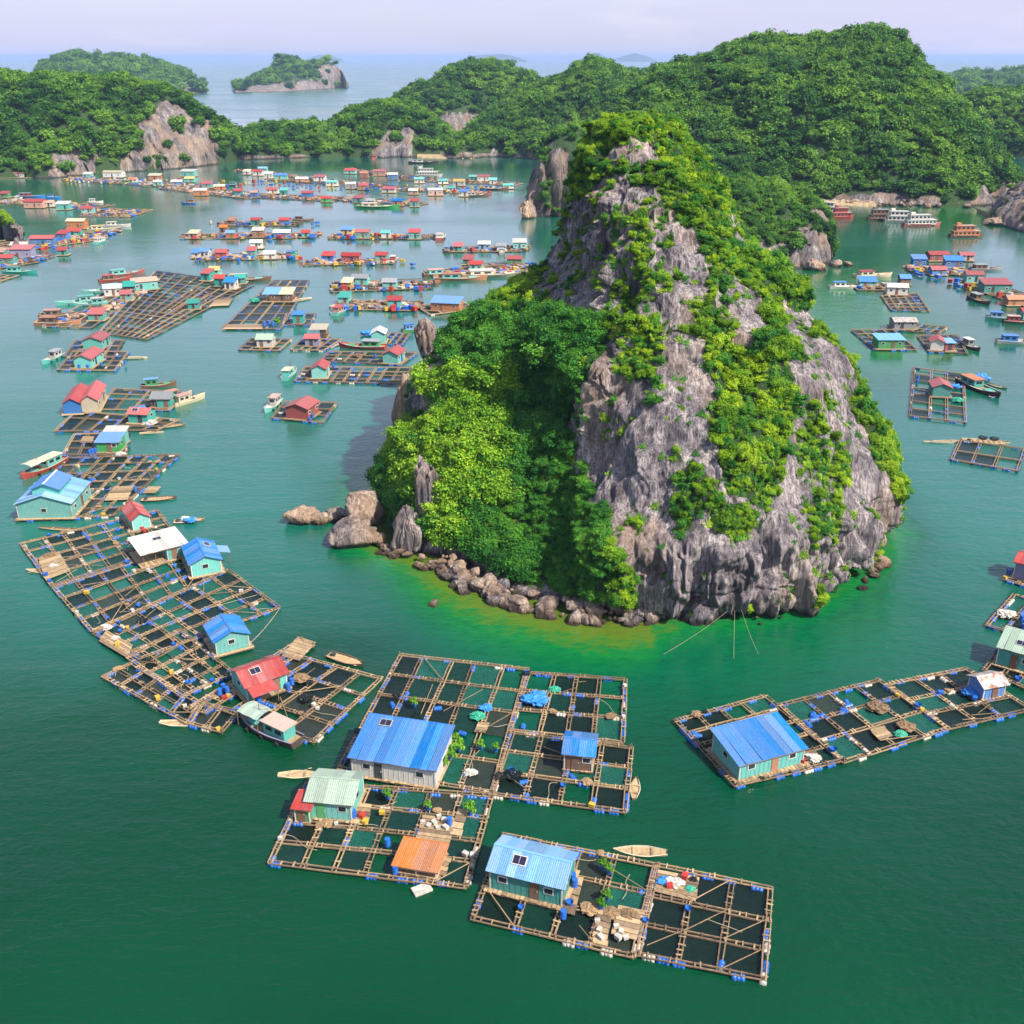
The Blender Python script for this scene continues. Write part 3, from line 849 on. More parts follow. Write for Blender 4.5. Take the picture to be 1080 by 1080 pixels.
for i, (x, y, w, d, h) in enumerate([(862,286,9,6,4),(884,282,6,5,2.5),(896,281,4,4,1.6),(557,231,9,8,8),(1052,238,14,10,3),(880,213,5,5,3),(990,217,10,6,4),(1010,216,8,6,3.5),(965,216,7,5,3)]):
    big_rock('boulder', x, y, w, d, h, 30 + i, ['tan boulder at the foot of the back islet', 'low tan rock off the back islet', 'outermost flat rock off the back islet', 'pale rock at the foot of the sheer rock stack', 'flat shore rock below the dark rock point',
        'dark rock on the beach below the great hill', 'grey rock on the far shore of the bay', 'grey boulder at the right of the far shore', 'small grey boulder on the far shore'][i], i)

RUB = [rock_mesh('boulder', 200 + i, 3, 0.3, (1, RNG.uniform(0.7, 1), RNG.uniform(0.55, 0.8))) for i in range(7)]
RUBP = [rock_mesh('boulder', 220 + i, 3, 0.3, (1, RNG.uniform(0.7, 1), RNG.uniform(0.55, 0.8)), ROCK) for i in range(4)]
def scatter_rocks(line, n, wid, smin, smax, label, group):
    pts = [P(*q) for q in line]
    for i in range(n):
        t = RNG.random() * (len(pts) - 1)
        k = int(t); p = pts[k].lerp(pts[k + 1], t - k)
        b = RNG.random() ** 1.3
        p = p + Vector((RNG.normal(0, 0.4), b * wid, 0))
        s = smin + (smax - smin) * RNG.random() ** 2
        me = RUB[int(RNG.integers(0, 7))] if RNG.random() < 0.85 else RUBP[int(RNG.integers(0, 4))]
        o = link('boulder', me, loc=(p.x, p.y, b * wid * 0.34 + s * 0.1), rot=(RNG.normal(0, .4), RNG.normal(0, .4), RNG.uniform(0, 6.28)), scale=(s, s, s))
        tag(o, label, 'boulder', group)
scatter_rocks([(468,606),(486,622),(530,640),(580,652),(640,660),(690,660)], 170, 4.2, 0.3, 1.9, 'broken boulder in the rubble at the foot of the green gully', 'rubble boulders below the gully')
scatter_rocks([(398,582),(420,590),(450,603),(470,610)], 26, 3, 0.5, 1.4, 'wet boulder between the tan boulder and the spire', 'boulders under the spire')
scatter_rocks([(800,660),(820,655),(840,650)], 6, 2.0, 0.4, 1.0, 'tan boulder in the notch under the front cliff', 'boulders under the front cliff')
scatter_rocks([(905,622),(925,608),(936,594)], 14, 2.0, 0.5, 1.2, 'tan boulder under the right end of the cliff', 'boulders under the right cliff end')
scatter_rocks([(450,636),(458,640)], 2, 0.6, 0.8, 1.2, 'flat rock awash in the green shallows', 'rocks awash in the shallows')
scatter_rocks([(2,250),(10,248),(20,244)], 14, 6, 0.8, 2.2, 'tan boulder on the shore of the left edge islet', 'boulders of the left edge islet')
scatter_rocks([(870,214),(920,217),(980,219),(1040,219)], 40, 5, 0.9, 2.6, 'grey boulder along the foot of the great hill', 'boulders below the great hill')

# ------------------------------------------------------------------ water
def water_material():
    m, nt, b, out = new_mat('bay_water')
    sh = attr_out(nt, 'shallow_and_reflection')
    pos = node(nt, 'NewGeometry').outputs['Position']
    bed = tex(nt, 'Noise', 0.45, 'World', (1, 1.5, 1), Detail=8, Roughness=0.72)
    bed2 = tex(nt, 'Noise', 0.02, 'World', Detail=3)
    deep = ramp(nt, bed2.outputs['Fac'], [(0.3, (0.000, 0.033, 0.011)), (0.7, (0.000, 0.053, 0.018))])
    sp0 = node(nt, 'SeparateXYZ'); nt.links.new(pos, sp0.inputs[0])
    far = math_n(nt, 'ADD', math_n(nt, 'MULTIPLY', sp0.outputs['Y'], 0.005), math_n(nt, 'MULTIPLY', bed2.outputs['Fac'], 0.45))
    deep = mix(nt, deep, (0.006, 0.112, 0.078), ramp(nt, far, [(0.72, (0, 0, 0)), (1.15, (1, 1, 1))]))   # inner bay teal, with the paler sky reflection put into the base colour
    s = math_n(nt, 'ADD', sh, math_n(nt, 'MULTIPLY', math_n(nt, 'SUBTRACT', bed.outputs['Fac'], 0.5), math_n(nt, 'MULTIPLY', sh, 1.5)))
    shc = ramp(nt, s, [(0.0, (0.0, 0.06, 0.045)), (0.22, (0.0, 0.085, 0.036)), (0.48, (0.004, 0.135, 0.028)), (0.72, (0.070, 0.140, 0.012)), (0.92, (0.08, 0.115, 0.012))])
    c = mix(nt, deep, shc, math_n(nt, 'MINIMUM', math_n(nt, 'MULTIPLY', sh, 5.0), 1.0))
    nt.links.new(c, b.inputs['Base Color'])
    b.inputs['IOR'].default_value = 1.2
    b.inputs['Specular IOR Level'].default_value = 0.5
    b.inputs['Coat Weight'].default_value = 1.0
    b.inputs['Coat IOR'].default_value = 1.31
    b.inputs['Coat Roughness'].default_value = 0.08
    # wind patches change the roughness
    wp = tex(nt, 'Noise', 0.012, 'World', (0.5, 1.6, 1), Detail=4, Roughness=0.55)
    # the open sea beyond the headlands is rougher than the sheltered bay
    sp_ = node(nt, 'SeparateXYZ'); nt.links.new(pos, sp_.inputs[0])
    sea = ramp(nt, math_n(nt, 'MULTIPLY', sp_.outputs['Y'], 0.0004), [(0.40, (0, 0, 0)), (0.72, (0.17,) * 3)])
    rough = math_n(nt, 'ADD', ramp(nt, wp.outputs['Fac'], [(0.38, (0.05,) * 3), (0.62, (0.16,) * 3)]), sea)
    nt.links.new(rough, b.inputs['Roughness']); nt.links.new(rough, b.inputs['Coat Roughness'])
    w1 = tex(nt, 'Noise', 0.55, 'World', (1.0, 1.7, 1), Detail=4, Roughness=0.55, Distortion=0.4)
    w2 = tex(nt, 'Noise', 0.13, 'World', (0.6, 1.6, 1), Detail=2)
    w3 = tex(nt, 'Noise', 1.7, 'World', (0.7, 1.8, 1), Detail=3, Roughness=0.6, Distortion=0.6)
    h = math_n(nt, 'ADD', math_n(nt, 'MULTIPLY', w1.outputs['Fac'], 0.6), w2.outputs['Fac'])
    h = math_n(nt, 'ADD', h, math_n(nt, 'MULTIPLY', w3.outputs['Fac'], 0.22))
    amp = ramp(nt, wp.outputs['Fac'], [(0.36, (0.45,) * 3), (0.64, (1, 1, 1))])
    calm = ramp(nt, math_n(nt, 'MULTIPLY', sp0.outputs['Y'], 0.001), [(0.14, (1, 1, 1)), (0.30, (0.34,) * 3)])   # the inner bay lies calmer than the channel
    nn = bump(nt, b, math_n(nt, 'MULTIPLY', h, math_n(nt, 'MULTIPLY', amp, calm)), 0.85, 0.5)
    keepn = b.inputs['Normal'].links[0].from_socket
    nc = bump(nt, b, math_n(nt, 'MULTIPLY', h, math_n(nt, 'MULTIPLY', amp, calm)), 0.38, 0.5)
    nt.links.new(nc, b.inputs['Coat Normal']); nt.links.new(keepn, b.inputs['Normal'])
    return m
WATER = water_material()
def axis(lo, hi, step, far):
    a = list(np.arange(lo, hi + step, step))
    g, s = [], step
    v = hi
    while v < far:
        s *= 1.35; v += s; g.append(v)
    h, s, v = [], step, lo
    while v > -far:
        s *= 1.35; v -= s; h.append(v)
    return np.array(h[::-1] + a + g)
wx, wy = axis(-70, 95, 1.1, 42000), axis(95, 235, 1.1, 42000)
WX, WY = np.meshgrid(wx, wy)
def seg_dist(X, Y, poly, closed=True):
    d = np.full(X.shape, 1e9)
    n = len(poly)
    for i in range(n if closed else n - 1):
        x0, y0 = poly[i]; x1, y1 = poly[(i + 1) % n]
        L = (x1 - x0) ** 2 + (y1 - y0) ** 2
        t = np.clip(((X - x0) * (x1 - x0) + (Y - y0) * (y1 - y0)) / L, 0, 1)
        d = np.minimum(d, np.hypot(X - x0 - t * (x1 - x0), Y - y0 - t * (y1 - y0)))
    return d
base_poly = [tuple(q) for q in LV[0]]
dI = seg_dist(WX, WY, base_poly)
dI = np.where(inpoly(WX, WY, base_poly), 0, dI)
# the shoal is wide on the camera side of the gully, narrow under the right-hand cliff
ang_w = 6.5 + 6.5 * np.exp(-((WX - 2) / 22) ** 2) * (WY < 150) - 2.0 * smooth(30, 55, WX)
shal_refl = np.exp(-(dI / ang_w) ** 1.5)
shal_refl *= np.where((WX > 18) & (WY < 160), 1 - 0.50 * smooth(10, 26, WX), 1.0)
shal_refl = np.maximum(shal_refl, 0.26 * np.exp(-(dI / 26) ** 2) * smooth(-30, 5, WX) * (1 - smooth(52, 66, WX)) * (WY < 165))  # broad emerald put into the water colour where the islet's reflection lies
far_b = [P(*q)[:2] for q in [(880,214),(920,217),(990,219),(1046,228)]]
dB = seg_dist(WX, WY, far_b, False)
shal_refl = np.maximum(shal_refl, 1.0 * np.exp(-(dB / 26) ** 1.4))
shal_refl = np.maximum(shal_refl, 0.42 * np.exp(-(seg_dist(WX, WY, [P(*q)[:2] for q in [(860,300),(880,330),(900,360)]], False) / 45) ** 2))
water = link('water', np_mesh('water', np.stack([WX, WY, WX * 0], -1).reshape(-1, 3), grid_faces(len(wy), len(wx)), WATER, True, {'shallow_and_reflection': shal_refl.ravel()}))
tag(water, 'green bay water running out to the open sea', 'water', kind='structure')
# sand strip below the great hill
SAND, nt, b, o = new_mat('sand')
t = tex(nt, 'Noise', 0.8, 'World', Detail=5)
nt.links.new(ramp(nt, t.outputs['Fac'], [(0.3, (0.26, 0.18, 0.09)), (0.7, (0.42, 0.31, 0.18))]), b.inputs['Base Color'])
b.inputs['Roughness'].default_value = 0.95
def beach(name, line, w, label):
    pts = [P(*q) for q in line]
    n = 40
    rows = []
    for i in range(n + 1):
        t = i / n * (len(pts) - 1); k = min(int(t), len(pts) - 2)
        p = pts[k].lerp(pts[k + 1], t - k)
        ww = w * math.sin(math.pi * i / n) ** 0.5 + 0.01
        wob = 1.2 * math.sin(i * 1.3) + 0.7 * math.sin(i * 2.9)
        rows.append([(p.x, p.y - ww * 0.5 + wob, -0.15), (p.x, p.y + wob * .5, 0.35), (p.x, p.y + ww, 1.2), (p.x, p.y + ww + 6, 1.9)])
    V = np.array(rows).reshape(-1, 3)
    tag(link(name, np_mesh(name, V, grid_faces(n + 1, 4), SAND, True)), label, 'beach', kind='structure')
beach('beach', [(866,215),(890,216),(925,218)], 4, 'thin sand beach below the great hill')
beach('beach', [(1030,224),(1050,231),(1066,237)], 5, 'tan sand spit below the dark rock point')
beach('beach', [(440,166),(470,167),(500,167)], 3, 'pale sand strip at the mouth of the inlet')

# ------------------------------------------------------------------ haze
def haze():
    m = bpy.data.materials.new('haze_air')
    m.use_nodes = True
    nt = m.node_tree
    nt.nodes.clear()
    out = nt.nodes.new('ShaderNodeOutputMaterial')
    v = nt.nodes.new('ShaderNodeVolumePrincipled')
    v.inputs['Color'].default_value = (0.45, 0.64, 1.0, 1)
    v.inputs['Density'].default_value = 0.000065
    v.inputs['Anisotropy'].default_value = 0.0
    nt.links.new(v.outputs[0], out.inputs['Volume'])
    S = 44000
    x, y = S, S
    V = [(sx * x, sy * y, z) for z in (-4.0, 112.0) for sx, sy in ((-1, -1), (1, -1), (1, 1), (-1, 1))]
    F = [(3, 2, 1, 0), (4, 5, 6, 7), (0, 1, 5, 4), (1, 2, 6, 5), (2, 3, 7, 6), (3, 0, 4, 7)]
    o = link('haze', np_mesh('haze', V, F, m))
    tag(o, 'thin pale sea haze over the whole bay', 'haze', kind='stuff')
    return o
haze()
# ------------------------------------------------------------------ materials of the floating village
def paint(name, col, rough=0.5, wear=0.55, metal=0.0, scale=1.3, rust=None):
    m, nt, b, out = new_mat(name)
    oi = node(nt, 'ObjectInfo')
    n1 = tex(nt, 'Noise', scale, 'World', Detail=6, Roughness=0.65)
    n2 = tex(nt, 'Noise', scale * 7, 'World', (1, 1, 0.25), Detail=4)
    c = mix(nt, tuple(col), tuple(min(1, v * 0.35 + 0.12) for v in col), ramp(nt, n1.outputs['Fac'], [(0.48, (0, 0, 0)), (0.80, (wear,) * 3)]))
    c = mix(nt, c, ramp(nt, n2.outputs['Fac'], [(0.30, (0.62, 0.60, 0.58)), (0.55, (1, 1, 1))]), 0.6, 'MULTIPLY')
    if rust:
        c = mix(nt, c, rust, ramp(nt, n1.outputs['Fac'], [(0.50, (0, 0, 0)), (0.60, (0.9,) * 3)]))
    # run-off stains and fading
    n3 = tex(nt, 'Noise', 1.1, 'Object', (2.2, 0.35, 0.5), Detail=7, Roughness=0.7)
    c = mix(nt, c, tuple(min(1, v * .5 + .22) for v in col), ramp(nt, n3.outputs['Fac'], [(0.52, (0, 0, 0)), (0.76, (0.32,) * 3)]))
    c = mix(nt, c, (0.16, 0.085, 0.045), ramp(nt, n3.outputs['Fac'], [(0.28, (0.6,) * 3), (0.40, (0, 0, 0))]))
    hv = node(nt, 'HueSaturation')
    nt.links.new(math_n(nt, 'ADD', math_n(nt, 'MULTIPLY', math_n(nt, 'FRACT', math_n(nt, 'MULTIPLY', oi.outputs['Random'], 7.3)), 0.25), 0.80), hv.inputs['Saturation'])
    nt.links.new(c, hv.inputs['Color'])
    nt.links.new(math_n(nt, 'ADD', math_n(nt, 'MULTIPLY', oi.outputs['Random'], 0.46), 0.76), hv.inputs['Value'])
    nt.links.new(hv.outputs[0], b.inputs['Base Color'])
    b.inputs['Roughness'].default_value = rough
    b.inputs['Metallic'].default_value = metal
    return m

RC = {  # roof and wall colours
 'red': (0.36, 0.045, 0.035), 'blue': (0.016, 0.16, 0.46), 'teal': (0.03, 0.27, 0.22), 'white': (0.55, 0.53, 0.47), 'cream': (0.52, 0.44, 0.28),
 'orange': (0.42, 0.14, 0.03), 'salmon': (0.48, 0.25, 0.18), 'green': (0.035, 0.26, 0.07), 'grey': (0.24, 0.25, 0.26), 'rust': (0.34, 0.13, 0.05),
 'turquoise': (0.10, 0.42, 0.36), 'purple': (0.22, 0.20, 0.34), 'lightblue': (0.14, 0.32, 0.55), 'dark': (0.03, 0.035, 0.04), 'brown': (0.16, 0.08, 0.04),
 'palegreen': (0.30, 0.40, 0.30), 'yellow': (0.50, 0.34, 0.05)}
ROOF = {k: paint(k + '_sheet_metal', v, 0.38, 0.4, 0.0, 0.9) for k, v in RC.items()}
WALL = {k: paint(k + '_painted_boards', v, 0.7, 0.3) for k, v in RC.items()}
ROOF['rusty'] = paint('rusty_sheet_metal', (0.50, 0.46, 0.42), 0.5, 0.3, 0.0, 1.2, (0.30, 0.11, 0.04))
def wood(name, a, b_, rough=0.85):
    m, nt, b, out = new_mat(name)
    oi = node(nt, 'ObjectInfo')
    n = tex(nt, 'Noise', 2.5, 'World', (1, 1, 1), Detail=6, Roughness=0.7)
    s = math_n(nt, 'ADD', math_n(nt, 'MULTIPLY', n.outputs['Fac'], 0.75), math_n(nt, 'MULTIPLY', oi.outputs['Random'], 0.3))
    nt.links.new(ramp(nt, s, [(0.28, a), (0.72, b_)]), b.inputs['Base Color'])
    b.inputs['Roughness'].default_value = rough
    return m
TIMBER = wood('weathered_timber', (0.065, 0.042, 0.027), (0.27, 0.18, 0.105))
BAMBOO = wood('bamboo', (0.10, 0.065, 0.036), (0.38, 0.255, 0.135))
PLANK = wood('deck_planks', (0.16, 0.10, 0.055), (0.48, 0.34, 0.185))
DARKWOOD = wood('dark_hull_wood', (0.025, 0.02, 0.018), (0.10, 0.07, 0.05))
def plain(name, col, rough=0.5, spec=0.5):
    m, nt, b, out = new_mat(name)
    n = tex(nt, 'Noise', 3.0, 'World', Detail=4)
    nt.links.new(mix(nt, tuple(col), tuple(v * 0.55 for v in col), ramp(nt, n.outputs['Fac'], [(0.4, (0, 0, 0)), (0.75, (1, 1, 1))])), b.inputs['Base Color'])
    b.inputs['Roughness'].default_value = rough
    b.inputs['Specular IOR Level'].default_value = spec
    return m
BLUE_PLASTIC = plain('blue_plastic', (0.02, 0.13, 0.50), 0.4)
WHITE_FOAM = plain('white_foam', (0.48, 0.45, 0.39), 0.8)
GREEN_PLASTIC = plain('green_plastic', (0.03, 0.30, 0.16), 0.5)
RED_PLASTIC = plain('red_plastic', (0.45, 0.04, 0.03), 0.45)
YELLOW_PLASTIC = plain('yellow_plastic', (0.55, 0.36, 0.04), 0.45)
GLASS = plain('dark_window_glass', (0.02, 0.03, 0.035), 0.12)
ROPE = plain('rope', (0.42, 0.34, 0.22), 0.9)
SOLAR = plain('solar_cells', (0.025, 0.02, 0.05), 0.15)
RUBBER = plain('black_rubber', (0.015, 0.015, 0.016), 0.8)
POTLEAF = leaf_material('pot_plant_leaves', (0.03, 0.12, 0.01), (0.09, 0.26, 0.015), (0.2, 0.4, 0.03))
def netmat(name, col, alpha):
    m, nt, b, out = new_mat(name)
    n = tex(nt, 'Noise', 0.8, 'World', Detail=6, Roughness=0.7)
    fine = tex(nt, 'Noise', 9.0, 'World', Detail=2)
    c = ramp(nt, n.outputs['Fac'], [(0.3, tuple(v * 0.6 for v in col)), (0.7, col)])
    nt.links.new(c, b.inputs['Base Color'])
    b.inputs['Roughness'].default_value = 0.35
    b.inputs['Specular IOR Level'].default_value = 0.4
    nt.links.new(ramp(nt, fine.outputs['Fac'], [(0.35, (alpha * 0.6,) * 3), (0.62, (min(1, alpha * 1.15),) * 3)]), b.inputs['Alpha'])
    return m
NETS = [netmat('black_net', (0.008, 0.014, 0.013), 0.72), netmat('dark_green_net', (0.008, 0.040, 0.030), 0.72), netmat('teal_net', (0.014, 0.12, 0.085), 0.75), netmat('grey_net', (0.05, 0.048, 0.040), 0.6)]

# ------------------------------------------------------------------ mesh builder
class MB:
    def __init__(self): self.v, self.f, self.m, self.mats = [], [], [], []
    def mi(self, mat):
        if mat not in self.mats: self.mats.append(mat)
        return self.mats.index(mat)
    def quad(self, pts, mat):
        b = len(self.v); self.v += [tuple(p) for p in pts]; self.f.append(tuple(range(b, b + len(pts)))); self.m.append(self.mi(mat))
    def box(self, c, s, mat, rz=0.0, mtx=None, taper=1.0):
        b = len(self.v); x, y, z = s[0] / 2, s[1] / 2, s[2] / 2
        M = Matrix.Translation(c) @ Matrix.Rotation(rz, 4, 'Z') if mtx is None else mtx
        for k, (sx, sy, sz) in enumerate([(-1,-1,-1),(1,-1,-1),(1,1,-1),(-1,1,-1),(-1,-1,1),(1,-1,1),(1,1,1),(-1,1,1)]):
            t = taper if sz > 0 else 1
            self.v.append(tuple(M @ Vector((sx * x * t, sy * y * t, sz * z))))
        for q in [(3,2,1,0),(4,5,6,7),(0,1,5,4),(1,2,6,5),(2,3,7,6),(3,0,4,7)]:
            self.f.append(tuple(b + i for i in q)); self.m.append(self.mi(mat))
    def bar(self, p0, p1, w, h, mat):
        p0, p1 = Vector(p0), Vector(p1); d = p1 - p0
        if d.length < 1e-4: return
        x = d.normalized(); up = Vector((0, 0, 1))
        y = up.cross(x); y = y.normalized() if y.length > 1e-3 else Vector((0, 1, 0)); z = x.cross(y)
        M = Matrix(((x.x, y.x, z.x, 0), (x.y, y.y, z.y, 0), (x.z, y.z, z.z, 0), (0, 0, 0, 1))); M.translation = (p0 + p1) / 2
        self.box(None, (d.length, w, h), mat, mtx=M)
    def tube(self, p0, p1, r0, r1, n, mat, caps=True):
        p0, p1 = Vector(p0), Vector(p1)
        q = (p1 - p0).to_track_quat('Z', 'Y'); b = len(self.v)
        for p, r in ((p0, r0), (p1, r1)):
            for i in range(n):
                a = 2 * math.pi * i / n
                self.v.append(tuple(p + q @ Vector((r * math.cos(a), r * math.sin(a), 0))))
        k = self.mi(mat)
        for i in range(n):
            j = (i + 1) % n
            self.f.append((b + i, b + j, b + n + j, b + n + i)); self.m.append(k)
        if caps:
            self.f.append(tuple(b + i for i in reversed(range(n)))); self.m.append(k)
            self.f.append(tuple(b + n + i for i in range(n))); self.m.append(k)
    def mesh(self, name, smooth_shade=False):
        me = bpy.data.meshes.new(name)
        me.from_pydata(self.v, [], self.f)
        for m in self.mats: me.materials.append(m)
        me.polygons.foreach_set('material_index', self.m)
        if smooth_shade: me.polygons.foreach_set('use_smooth', [True] * len(self.f))
        me.update()
        return me
    def build(self, name, parent=None, loc=None, rot=None, sm=False): return link(name, self.mesh(name, sm), parent, loc, rot)

def empty(name, loc=(0, 0, 0), rz=0.0):
    o = link(name, None, loc=loc, rot=(0, 0, rz)); o.empty_display_size = 0.5
    return o

# ------------------------------------------------------------------ shared small meshes
def drum_mesh(mat, r=0.29, h=0.9, n=12):
    m = MB()
    prof = [(0, r * .96), (0.04, r), (h * .33, r), (h * .345, r * 1.05), (h * .37, r), (h * .64, r), (h * .655, r * 1.05), (h * .68, r), (h - .04, r), (h, r * .94)]
    for (z0, r0), (z1, r1) in zip(prof, prof[1:]): m.tube((0, 0, z0), (0, 0, z1), r0, r1, n, mat, False)
    m.quad([(r * .94 * math.cos(2 * math.pi * i / n), r * .94 * math.sin(2 * math.pi * i / n), h - 0.01) for i in range(n)], mat)
    return m.mesh('drum', True)
DRUM = {'blue': drum_mesh(BLUE_PLASTIC), 'white': drum_mesh(WHITE_FOAM), 'green': drum_mesh(GREEN_PLASTIC)}
def float_mesh(mat):
    m = MB()
    for x0, x1, r0, r1 in ((-.48, -.44, .2, .27), (-.44, -.15, .28, .28), (-.15, .15, .26, .26), (.15, .44, .28, .28), (.44, .48, .27, .2)):
        m.tube((x0, 0, 0), (x1, 0, 0), r0, r1, 10, mat)
    return m.mesh('float', True)
FLOAT = [float_mesh(BLUE_PLASTIC), float_mesh(BLUE_PLASTIC), float_mesh(WHITE_FOAM)]
BEAM_CACHE = {}
def beam_mesh(n, lod, var):
    """double timber walkway, n metres long, running +X from 0"""
    key = (n, lod, var)
    if key in BEAM_CACHE: return BEAM_CACHE[key]
    rg = random.Random(n * 31 + var * 7 + lod)
    m = MB()
    if lod == 2:
        for y in (-0.21, 0.21):
            x = 0
            while x < n - 0.05:
                L = min(rg.uniform(3.2, 5.0), n - x)
                m.bar((x - .15, y + rg.uniform(-.05, .05), rg.uniform(-.03, .03)), (x + L + .1, y + rg.uniform(-.05, .05), rg.uniform(-.03, .03)), rg.uniform(.09, .15), rg.uniform(.10, .15), BAMBOO if rg.random() < .6 else TIMBER)
                x += L
        x = 0.3
        while x < n:
            if rg.random() < 0.5:
                m.box((x, rg.uniform(-.06, .06), .10), (rg.uniform(.07, .18), rg.uniform(.48, .72), .05), PLANK if rg.random() < .6 else TIMBER, rg.uniform(-.15, .15))
            x += rg.uniform(0.35, 0.6)
    else:
        for y in (-0.2, 0.2):
            m.bar((-.1, y + rg.uniform(-.05, .05), 0), (n + .1, y + rg.uniform(-.05, .05), rg.uniform(-.03, .03)), .16, .15, BAMBOO if rg.random() < .5 else TIMBER)
    BEAM_CACHE[key] = m.mesh('beam')
    return BEAM_CACHE[key]
def net_sheet(mat):
    k = 6
    g = np.linspace(0, 1, k)
    U, W = np.meshgrid(g, g)
    Z = 0.06 - 0.34 * (1 - (1 - (2 * U - 1) ** 4) * (1 - (2 * W - 1) ** 4)) * -1 * 0.5
    return np_mesh('net', np.stack([U, W, Z], -1).reshape(-1, 3), grid_faces(k, k), mat, True)
NET_SHARED = [net_sheet(m) for m in NETS]

USED = {}
def uniq(label):
    USED[label] = USED.get(label, 0) + 1
    return label

def lerp4(q, u, v):
    A, B, C, D = q
    return A.lerp(B, u).lerp(D.lerp(C, u), v)

